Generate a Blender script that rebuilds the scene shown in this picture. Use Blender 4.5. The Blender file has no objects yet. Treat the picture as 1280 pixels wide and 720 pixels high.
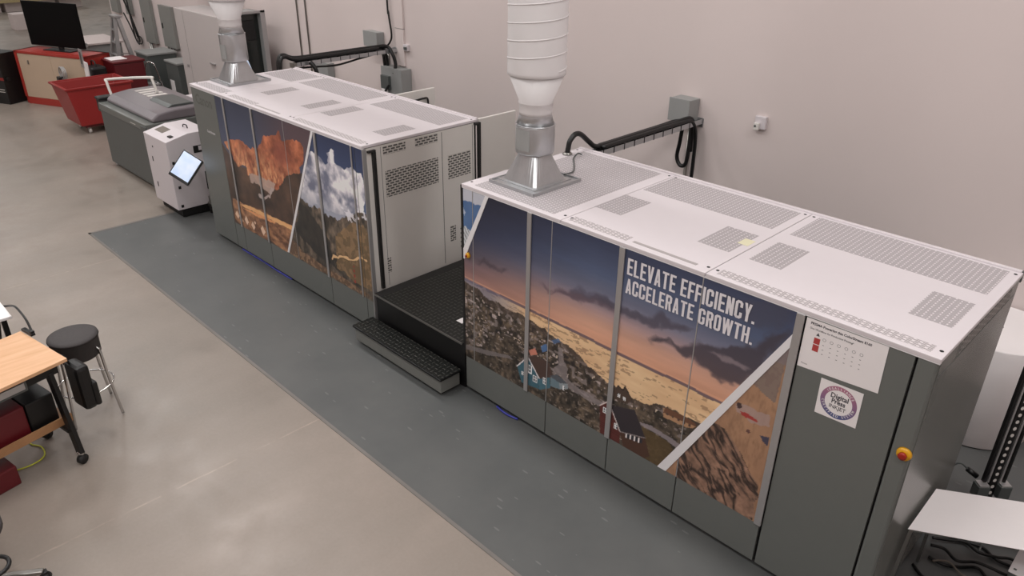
import bpy, bmesh, math, json
import numpy as np
from mathutils import Vector, Matrix
S = bpy.context.scene
COL = S.collection
PI = math.pi
H = 2.0; D = 1.443            # press height and depth
WALL = 3.36                   # back wall plane

# ------------------------------------------------------------------ materials
def lin(c, gain=1.0):
    out = []
    for v in c[:3]:
        v = v/255.0
        l = v/12.92 if v <= 0.04045 else ((v+0.055)/1.055)**2.4
        out.append(min(0.92, l*gain))
    return tuple(out)+(1.0,)
class NT:
    def __init__(s, name):
        s.m = bpy.data.materials.new(name); s.m.use_nodes = True
        s.n = s.m.node_tree.nodes; s.l = s.m.node_tree.links
        s.b = s.n['Principled BSDF']
    def new(s, t, **k):
        n = s.n.new(t)
        for a, v in k.items(): setattr(n, a, v)
        return n
    def link(s, a, b): s.l.new(a, b)
    def math(s, op, a, b=None, c=None):
        n = s.new('ShaderNodeMath', operation=op)
        for i, v in enumerate((a, b, c)):
            if v is None: continue
            if isinstance(v, (int, float)): n.inputs[i].default_value = v
            else: s.link(v, n.inputs[i])
        return n.outputs[0]
    def mix(s, f, a, b):
        n = s.new('ShaderNodeMix', data_type='RGBA')
        for sock, v in ((n.inputs[0], f), (n.inputs[6], a), (n.inputs[7], b)):
            if isinstance(v, (int, float, tuple)): sock.default_value = v
            else: s.link(v, sock)
        return n.outputs[2]
    def noise(s, scale, detail=3, rough=.5, vec=None):
        n = s.new('ShaderNodeTexNoise'); n.inputs['Scale'].default_value = scale
        n.inputs['Detail'].default_value = detail; n.inputs['Roughness'].default_value = rough
        if vec is not None: s.link(vec, n.inputs['Vector'])
        return n.outputs['Fac']
    def coord(s): return s.new('ShaderNodeTexCoord').outputs['Object']
    def ramp(s, f, p0, p1):
        n = s.new('ShaderNodeMapRange'); n.inputs[1].default_value = p0; n.inputs[2].default_value = p1
        s.link(f, n.inputs[0]); return n.outputs[0]
def simple(name, c, rough=.5, metal=0., var=.06, scale=9, bump=0., gain=1.0, spec=.5, coat=0., trans=0., emit=0.):
    t = NT(name); base = lin(c, gain)
    co = t.coord(); f = t.noise(scale, 3, .5, co)
    dark = tuple(v*(1-var) for v in base[:3])+(1,); lite = tuple(min(.95, v*(1+var)) for v in base[:3])+(1,)
    t.link(t.mix(f, dark, lite), t.b.inputs['Base Color'])
    t.b.inputs['Roughness'].default_value = rough; t.b.inputs['Metallic'].default_value = metal
    t.b.inputs['Specular IOR Level'].default_value = spec; t.b.inputs['Coat Weight'].default_value = coat
    t.b.inputs['Transmission Weight'].default_value = trans
    if bump:
        b = t.new('ShaderNodeBump'); b.inputs['Strength'].default_value = bump; b.inputs['Distance'].default_value = .002
        t.link(t.noise(scale*12, 2, .5, co), b.inputs['Height']); t.link(b.outputs[0], t.b.inputs['Normal'])
    if emit:
        t.b.inputs['Emission Color'].default_value = base; t.b.inputs['Emission Strength'].default_value = emit
    return t.m
M = {}
M['white'] = simple('white_powder_coat', (210, 203, 206), .42, var=.02)
M['cream'] = simple('light_grey_powder_coat', (216, 212, 207), .42, var=.02)
M['grey'] = simple('grey_powder_coat', (103, 106, 103), .33, var=.03)
M['greydark'] = simple('dark_grey_powder_coat', (80, 84, 83), .4, var=.03)
M['silver'] = simple('satin_aluminium', (176, 174, 174), .38, .55, var=.04)
M['galv'] = simple('galvanised_sheet', (184, 185, 187), .3, .8, var=.10, scale=14)
M['black'] = simple('black_plastic', (12, 12, 13), .45, var=.1)
M['gap'] = simple('black_recess', (8, 8, 8), .7, var=.1)
M['rubber'] = simple('black_rubber', (26, 25, 25), .6, var=.2, scale=40)
M['chrome'] = simple('chrome', (205, 205, 205), .14, 1., var=.02)
M['steel'] = simple('brushed_steel', (150, 148, 144), .3, .9, var=.06)
M['duct'] = simple('painted_duct', (208, 204, 204), .45, var=.02)
M['elec2'] = simple('dull_grey_enamel', (132, 132, 128), .5, var=.04)
M['strip'] = simple('grey_label_strip', (162, 156, 155), .5)
M['offwhite'] = simple('off_white_panel', (184, 177, 175), .5, var=.02)
M['elec'] = simple('grey_enamel_enclosure', (146, 147, 146), .42, var=.03)
M['red'] = simple('red_plastic', (142, 36, 34), .4, var=.06)
M['redcase'] = simple('red_lacquer', (160, 48, 40), .42, var=.05)
M['darkred'] = simple('dark_red_plastic', (92, 16, 24), .45, var=.06)
M['beige'] = simple('beige_laminate', (190, 168, 146), .45, var=.03)
M['paper'] = simple('white_paper', (235, 230, 230), .6, var=.02)
M['fabric'] = simple('charcoal_upholstery', (64, 60, 60), .75, var=.18, scale=60, bump=.4)
M['yellow'] = simple('yellow_plastic', (214, 156, 20), .35, var=.04)
M['redbtn'] = simple('red_button_plastic', (150, 30, 16), .35, var=.04)
M['cable'] = simple('yellow_green_cable', (196, 200, 60), .5)
M['blue'] = simple('blue_tape', (52, 56, 150), .35, var=.2, scale=25)
M['lamp'] = simple('red_indicator_lens', (255, 60, 60), .3, emit=4.)
M['silverwhite'] = simple('white_trim', (230, 228, 230), .35, var=.02)
M['hinge'] = simple('dark_hole', (10, 10, 10), .8)
M['mesh'] = simple('wire_mesh', (120, 112, 104), .5, .6)
M['grout'] = simple('label_yellow', (216, 211, 180), .6)
M['letter'] = simple('lettering_white', (226, 222, 226), .5, var=.01)
M['letterdark'] = simple('lettering_dark', (70, 68, 74), .6, var=.01)
M['lettergrey'] = simple('lettering_grey', (96, 97, 94), .6, var=.01)
M['glassdark'] = simple('dark_glass', (34, 38, 36), .12, var=.1, scale=3)
M['tvscreen'] = simple('black_screen', (4, 4, 5), .5, var=.05, spec=.12)
M['farbox'] = simple('pale_carton', (205, 193, 190), .6, var=.05)
M['pinkdot'] = simple('print_red', (176, 64, 62), .5)
M['ceil'] = simple('ceiling_paint', (205, 203, 200), .8)
M['wood_beam'] = simple('beam_wood', (178, 162, 120), .6, var=.12)
M['diag'] = M['silverwhite']

def wall_mat():
    t = NT('painted_block_wall'); co = t.coord()
    f = t.noise(.5, 4, .55, co)
    t.link(t.mix(f, lin((206, 193, 190)), lin((216, 204, 201))), t.b.inputs['Base Color'])
    t.b.inputs['Roughness'].default_value = .7
    b = t.new('ShaderNodeBump'); b.inputs['Strength'].default_value = .08; b.inputs['Distance'].default_value = .003
    t.link(t.noise(45, 2, .5, co), b.inputs['Height']); t.link(b.outputs[0], t.b.inputs['Normal'])
    return t.m
M['wall'] = wall_mat()

def floor_mat():
    t = NT('polished_concrete'); co = t.coord()
    mp = t.new('ShaderNodeMapping'); mp.inputs['Scale'].default_value = (1.0, .42, 1); t.link(co, mp.inputs[0])
    big = t.ramp(t.noise(.55, 6, .6, mp.outputs[0]), .36, .66)
    fine = t.ramp(t.noise(2.6, 8, .68, co), .34, .68)
    spk = t.ramp(t.noise(38, 3, .6, co), .25, .75)
    c = t.mix(big, lin((119, 111, 103)), lin((149, 137, 128)))
    c = t.mix(t.math('MULTIPLY', fine, .75), c, lin((136, 126, 117)))
    c = t.mix(t.math('MULTIPLY', spk, .10), c, lin((176, 166, 156)))
    # pits
    vo = t.new('ShaderNodeTexVoronoi'); vo.inputs['Scale'].default_value = 2.2; t.link(co, vo.inputs['Vector'])
    pit = t.math('LESS_THAN', vo.outputs['Distance'], .022)
    pm = t.math('MULTIPLY', pit, t.math('GREATER_THAN', t.noise(1.3, 1, .5, co), .5))
    c = t.mix(t.math('MULTIPLY', pm, .45), c, lin((96, 84, 76)))
    # saw-cut joint lines every 4.6 m along the room, with patchy darker bands beside them
    sx = t.new('ShaderNodeSeparateXYZ'); t.link(co, sx.inputs[0])
    wob = t.math('MULTIPLY', t.math('SUBTRACT', t.noise(3.5, 3, .6, co), .5), .03)
    xx = t.math('ADD', sx.outputs[0], wob)
    j = t.math('ABSOLUTE', t.math('SUBTRACT', t.math('WRAP', t.math('ADD', xx, .55), 2.3, -2.3), 0.0))
    jm = t.math('MULTIPLY', t.math('LESS_THAN', j, .008), t.ramp(t.noise(6, 3, .6, co), .42, .6))
    c = t.mix(t.math('MULTIPLY', jm, .5), c, lin((178, 160, 146)))
    jb = t.math('MULTIPLY', t.ramp(j, .22, .0), t.ramp(t.noise(1.1, 3, .6, co), .4, .65))
    c = t.mix(t.math('MULTIPLY', jb, .22), c, lin((118, 108, 98)))
    t.link(c, t.b.inputs['Base Color'])
    r = t.new('ShaderNodeMapRange'); r.inputs[3].default_value = .30; r.inputs[4].default_value = .48
    t.link(fine, r.inputs[0]); t.link(r.outputs[0], t.b.inputs['Roughness'])
    t.b.inputs['Specular IOR Level'].default_value = .5
    return t.m
M['floor'] = floor_mat()

def vinyl_mat():
    t = NT('speckled_vinyl'); co = t.coord()
    f = t.ramp(t.noise(1.2, 4, .6, co), .3, .7)
    c = t.mix(f, lin((82, 84, 84)), lin((94, 95, 94)))
    mp = t.new('ShaderNodeMapping'); mp.inputs['Scale'].default_value = (4.2, 17, 1); mp.inputs['Rotation'].default_value = (0, 0, .12); t.link(co, mp.inputs[0])
    vo = t.new('ShaderNodeTexVoronoi'); vo.inputs['Scale'].default_value = 1; t.link(mp.outputs[0], vo.inputs['Vector'])
    s = t.math('MULTIPLY', t.math('LESS_THAN', vo.outputs['Distance'], .13), t.math('GREATER_THAN', t.noise(2.2, 2, .5, co), .50))
    c = t.mix(t.math('MULTIPLY', s, .35), c, lin((138, 138, 138)))
    t.link(c, t.b.inputs['Base Color']); t.b.inputs['Roughness'].default_value = .42
    return t.m
M['vinyl'] = vinyl_mat()

def slot_mat(name, base, dark, ax, ay, pu, pv, du=.40, dv=.33, off=.5):
    """sheet metal with rows of staggered punched slots"""
    t = NT(name); sx = t.new('ShaderNodeSeparateXYZ'); t.link(t.coord(), sx.inputs[0])
    u = t.math('DIVIDE', sx.outputs[ax], pu); v = t.math('DIVIDE', sx.outputs[ay], pv)
    row = t.math('FLOOR', v)
    u2 = t.math('ADD', u, t.math('MULTIPLY', t.math('FLOORED_MODULO', row, 2.0), off))
    fu = t.math('ABSOLUTE', t.math('SUBTRACT', t.math('FRACT', u2), .5)); fv = t.math('ABSOLUTE', t.math('SUBTRACT', t.math('FRACT', v), .5))
    m = t.math('MULTIPLY', t.math('LESS_THAN', fu, du), t.math('LESS_THAN', fv, dv))
    t.link(t.mix(m, lin(base), lin(dark)), t.b.inputs['Base Color']); t.b.inputs['Roughness'].default_value = .5
    return t.m
M['slot'] = slot_mat('slotted_roof_sheet', (210, 203, 206), (160, 154, 156), 0, 1, .066, .0150, .435, .455)
M['slot_front'] = slot_mat('slotted_front_louvre', (212, 205, 207), (140, 133, 134), 0, 1, .075, .014, .40, .30)
M['slot_side'] = slot_mat('slotted_side_sheet', (200, 196, 190), (84, 82, 80), 1, 2, .062, .026, .38, .30)
M['slot_end'] = slot_mat('slotted_end_sheet', (150, 146, 142), (84, 80, 78), 1, 2, .09, .018, .40, .32)
def plate_mat():
    t = NT('tread_plate'); co = t.coord(); sx = t.new('ShaderNodeSeparateXYZ'); t.link(co, sx.inputs[0])
    p = .05
    u = t.math('DIVIDE', sx.outputs[0], p); v = t.math('DIVIDE', sx.outputs[1], p)
    ch = t.math('FLOORED_MODULO', t.math('ADD', t.math('FLOOR', u), t.math('FLOOR', v)), 2.0)
    fu = t.math('SUBTRACT', t.math('FRACT', u), .5); fv = t.math('SUBTRACT', t.math('FRACT', v), .5)
    a = t.math('ADD', t.math('MULTIPLY', fu, ch), t.math('MULTIPLY', fv, t.math('SUBTRACT', 1.0, ch)))
    b = t.math('ADD', t.math('MULTIPLY', fv, ch), t.math('MULTIPLY', fu, t.math('SUBTRACT', 1.0, ch)))
    e = t.math('ADD', t.math('POWER', t.math('DIVIDE', a, .46), 2.0), t.math('POWER', t.math('DIVIDE', b, .15), 2.0))
    m = t.ramp(e, 1.0, .3)
    t.link(t.mix(m, lin((27, 28, 26)), lin((70, 70, 66))), t.b.inputs['Base Color'])
    t.b.inputs['Roughness'].default_value = .38; t.b.inputs['Metallic'].default_value = .3
    bp = t.new('ShaderNodeBump'); bp.inputs['Strength'].default_value = .8; bp.inputs['Distance'].default_value = .003
    t.link(m, bp.inputs['Height']); t.link(bp.outputs[0], t.b.inputs['Normal'])
    return t.m
M['tread'] = plate_mat()
def wood_mat():
    t = NT('oak_laminate'); co = t.coord(); mp = t.new('ShaderNodeMapping'); mp.inputs['Scale'].default_value = (9, .9, 2); t.link(co, mp.inputs[0])
    f = t.ramp(t.noise(2.2, 6, .62, mp.outputs[0]), .3, .72)
    t.link(t.mix(f, lin((206, 158, 116)), lin((224, 180, 142))), t.b.inputs['Base Color']); t.b.inputs['Roughness'].default_value = .4
    return t.m
M['oak'] = wood_mat()
def ply_mat():
    t = NT('shelf_wood'); co = t.coord(); mp = t.new('ShaderNodeMapping'); mp.inputs['Scale'].default_value = (9, 1, 2); t.link(co, mp.inputs[0])
    t.link(t.mix(t.noise(3, 5, .6, mp.outputs[0]), lin((138, 98, 66)), lin((178, 134, 94))), t.b.inputs['Base Color']); t.b.inputs['Roughness'].default_value = .5
    return t.m
M['ply'] = ply_mat()
def print_mat(name, rough):
    t = NT(name); a = t.new('ShaderNodeAttribute'); a.attribute_name = 'Col'
    f = t.noise(300, 1, .5, t.coord())
    t.link(a.outputs['Color'], t.b.inputs['Base Color']); t.b.inputs['Roughness'].default_value = rough
    return t.m
M['print'] = print_mat('printed_mural_film', .34)
def screen_mat():
    t = NT('lit_screen'); co = t.coord()
    c = t.mix(t.ramp(t.noise(5, 2, .5, co), .35, .65), lin((178, 196, 222)), lin((200, 210, 226)))
    t.link(c, t.b.inputs['Base Color']); t.link(c, t.b.inputs['Emission Color']); t.b.inputs['Emission Strength'].default_value = .55
    t.b.inputs['Roughness'].default_value = .15
    return t.m
M['screen'] = screen_mat()

# ------------------------------------------------------------------ mesh helpers
class MB:
    def __init__(s): s.v = []; s.f = []; s.sm = []
    def add(s, vs, fs, smooth=False):
        o = len(s.v); s.v += [tuple(p) for p in vs]; s.f += [tuple(i+o for i in f) for f in fs]; s.sm += [smooth]*len(fs); return s
    def box(s, x0, x1, y0, y1, z0, z1):
        vs = [(x, y, z) for x in (x0, x1) for y in (y0, y1) for z in (z0, z1)]
        return s.add(vs, [(0, 1, 3, 2), (4, 6, 7, 5), (0, 4, 5, 1), (2, 3, 7, 6), (0, 2, 6, 4), (1, 5, 7, 3)])
    def obox(s, c, dims, rot):
        """oriented box: centre, full dims, Matrix 3x3"""
        hx, hy, hz = (d/2 for d in dims); c = Vector(c)
        vs = [c+rot@Vector((x, y, z)) for x in (-hx, hx) for y in (-hy, hy) for z in (-hz, hz)]
        return s.add(vs, [(0, 1, 3, 2), (4, 6, 7, 5), (0, 4, 5, 1), (2, 3, 7, 6), (0, 2, 6, 4), (1, 5, 7, 3)])
    def bar(s, p, q, w, h=None, up=(0, 0, 1)):
        p = Vector(p); q = Vector(q); d = q-p; L = d.length; z = d.normalized()
        u = Vector(up)
        if abs(z.dot(u)) > .98: u = Vector((1, 0, 0))
        x = u.cross(z).normalized(); y = z.cross(x)
        R = Matrix((x, y, z)).transposed()
        return s.obox((p+q)/2, (w, h or w, L), R)
    def lathe(s, prof, cx=0, cy=0, n=32, cap=True):
        """profile [(r, z)] around a vertical axis"""
        vs = []; fs = []
        for r, z in prof:
            for k in range(n):
                a = 2*PI*k/n; vs.append((cx+r*math.cos(a), cy+r*math.sin(a), z))
        for i in range(len(prof)-1):
            for k in range(n):
                k2 = (k+1) % n; fs.append((i*n+k, i*n+k2, (i+1)*n+k2, (i+1)*n+k))
        s.add(vs, fs, True)
        if cap:
            o = len(s.v)-len(vs)
            s.f += [tuple(o+k for k in range(n))[::-1], tuple(o+(len(prof)-1)*n+k for k in range(n))]; s.sm += [False, False]
        return s
    def tube(s, pts, r, n=10, closed=False):
        P = [Vector(p) for p in pts]; vs = []; fs = []; m = len(P); prev = None
        rr = r if isinstance(r, (list, tuple)) else [r]*m
        for i, p in enumerate(P):
            if closed: t = (P[(i+1) % m]-P[i-1])
            else: t = P[min(i+1, m-1)]-P[max(i-1, 0)]
            t.normalize()
            if prev is None:
                u = Vector((0, 0, 1)) if abs(t.z) < .9 else Vector((1, 0, 0)); a = t.cross(u).normalized()
            else:
                a = (prev-t*prev.dot(t)).normalized()
            prev = a; b = t.cross(a)
            for k in range(n):
                an = 2*PI*k/n; vs.append(p+a*(rr[i]*math.cos(an))+b*(rr[i]*math.sin(an)))
        M_ = m if closed else m-1
        for i in range(M_):
            j = (i+1) % m
            for k in range(n): fs.append((i*n+k, i*n+(k+1) % n, j*n+(k+1) % n, j*n+k))
        if not closed: fs += [tuple(range(n))[::-1], tuple((m-1)*n+k for k in range(n))]
        return s.add(vs, fs, True)
    def cyl(s, p, q, r, n=20): return s.tube([p, q], r, n)
    def prism(s, poly, axis, a0, a1):
        """extrude a 2D polygon along axis: 'y' -> poly in (x,z), 'z' -> (x,y), 'x' -> (y,z)"""
        def mk(u, v, w): return {'y': (u, w, v), 'z': (u, v, w), 'x': (w, u, v)}[axis]
        n = len(poly); vs = [mk(u, v, a0) for u, v in poly]+[mk(u, v, a1) for u, v in poly]
        fs = [tuple(range(n)), tuple(range(n, 2*n))[::-1]]+[(i, i+n, (i+1) % n+n, (i+1) % n) for i in range(n)]
        return s.add(vs, fs)
    def build(s, name, mat, parent=None, bevel=0., root=None, R=None):
        me = bpy.data.meshes.new(name)
        off = Vector(parent_origin(parent)) if parent is not None else Vector((0, 0, 0))
        vs = [tuple(Vector(p)-off) for p in s.v] if R is None else [tuple(p) for p in s.v]
        me.from_pydata(vs, [], s.f); me.polygons.foreach_set('use_smooth', s.sm)
        bm = bmesh.new(); bm.from_mesh(me); bmesh.ops.recalc_face_normals(bm, faces=bm.faces[:]); bm.to_mesh(me); bm.free()
        o = bpy.data.objects.new(name, me); COL.objects.link(o); me.materials.append(mat)
        if parent is not None: o.parent = parent
        if bevel:
            md = o.modifiers.new('bevel', 'BEVEL'); md.width = bevel; md.segments = 2; md.limit_method = 'ANGLE'; md.angle_limit = .6
        return o
def parent_origin(p):
    v = Vector((0, 0, 0))
    while p is not None: v += p.location; p = p.parent
    return v
def thing(name, label, cat, loc=(0, 0, 0), group=None, rz=0.):
    o = bpy.data.objects.new(name, None); COL.objects.link(o); o.empty_display_size = .1
    o.location = loc; o.rotation_euler = (0, 0, rz)
    o['label'] = label; o['category'] = cat
    if group: o['group'] = group
    return o
def tag(o, label, cat, group=None):
    o['label'] = label; o['category'] = cat
    if group: o['group'] = group
    return o
def origin(o, p):
    """move a single mesh thing's origin to point p"""
    p = Vector(p); o.data.transform(Matrix.Translation(-p)); o.location = p; return o
def struct(name, mb, mat, parent=None):
    o = mb.build(name, mat, parent); o['kind'] = 'structure'; return o
def spline(pts, n=8):
    P = [Vector(p) for p in pts]; out = []
    for i in range(len(P)-1):
        p0 = P[max(i-1, 0)]; p1 = P[i]; p2 = P[i+1]; p3 = P[min(i+2, len(P)-1)]
        for k in range(n):
            t = k/n
            out.append(.5*((2*p1)+(p2-p0)*t+(2*p0-5*p1+4*p2-p3)*t*t+(3*p1-p0-3*p2+p3)*t**3))
    out.append(P[-1]); return out
def text_mesh(s, size, sx=1.0, bold=0.):
    cu = bpy.data.curves.new('t', 'FONT'); cu.body = s; cu.size = size; cu.offset = bold; cu.resolution_u = 2; cu.fill_mode = 'FRONT'
    o = bpy.data.objects.new('t', cu); COL.objects.link(o)
    bpy.context.view_layer.update(); dg = bpy.context.evaluated_depsgraph_get()
    me = bpy.data.meshes.new_from_object(o.evaluated_get(dg))
    vs = [(v.co.x*sx, v.co.y) for v in me.vertices]; fs = [tuple(p.vertices) for p in me.polygons]
    bpy.data.objects.remove(o); bpy.data.curves.remove(cu); bpy.data.meshes.remove(me)
    return vs, fs
def put_text(mb, s, x, z, size, y, sx=1.0, bold=0., rot=0., align='left', shear=0.):
    """flat text lying on the plane y = const, reading along +x"""
    vs, fs = text_mesh(s, size, sx, bold)
    if not vs: return
    w = max(v[0] for v in vs); dx = {'left': 0, 'center': -w/2, 'right': -w}[align]
    c, sn = math.cos(rot), math.sin(rot)
    mb.add([(x+(a+dx)*c-b*sn, y, z+(a+dx)*sn+b*c) for a, b in vs], fs)
EXPOSURE = -0.17
LIGHTS = [(x, y, 62) for x in (-29, -24, -19.5, -15.5) for y in (-7.2, -3.6, .4)]
LIGHTS += [(x, y, 118 if y > 0 else 64) for x in (-11.3, -7.5) for y in (-7.2, -3.6, .4)]
LIGHTS += [(-4.4, -7.2, 55), (-4.4, -3.6, 60), (-4.4, .4, 78), (-1.3, -7.2, 50), (-1.3, -3.5, 150), (-1.3, .4, 60), (2.0, -7.2, 60), (2.0, -3.6, 66), (2.0, .4, 74), (5.4, -7.2, 90), (5.4, -3.6, 105), (5.4, .4, 140)]
LIGHTS += [(-21.5, 9, 150), (-29, 9, 200), (-37, 9, 200), (-37, 1, 150), (-46, 6, 200)]  # extra unseen lamps, added to brighten the floor beyond the wall end
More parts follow.
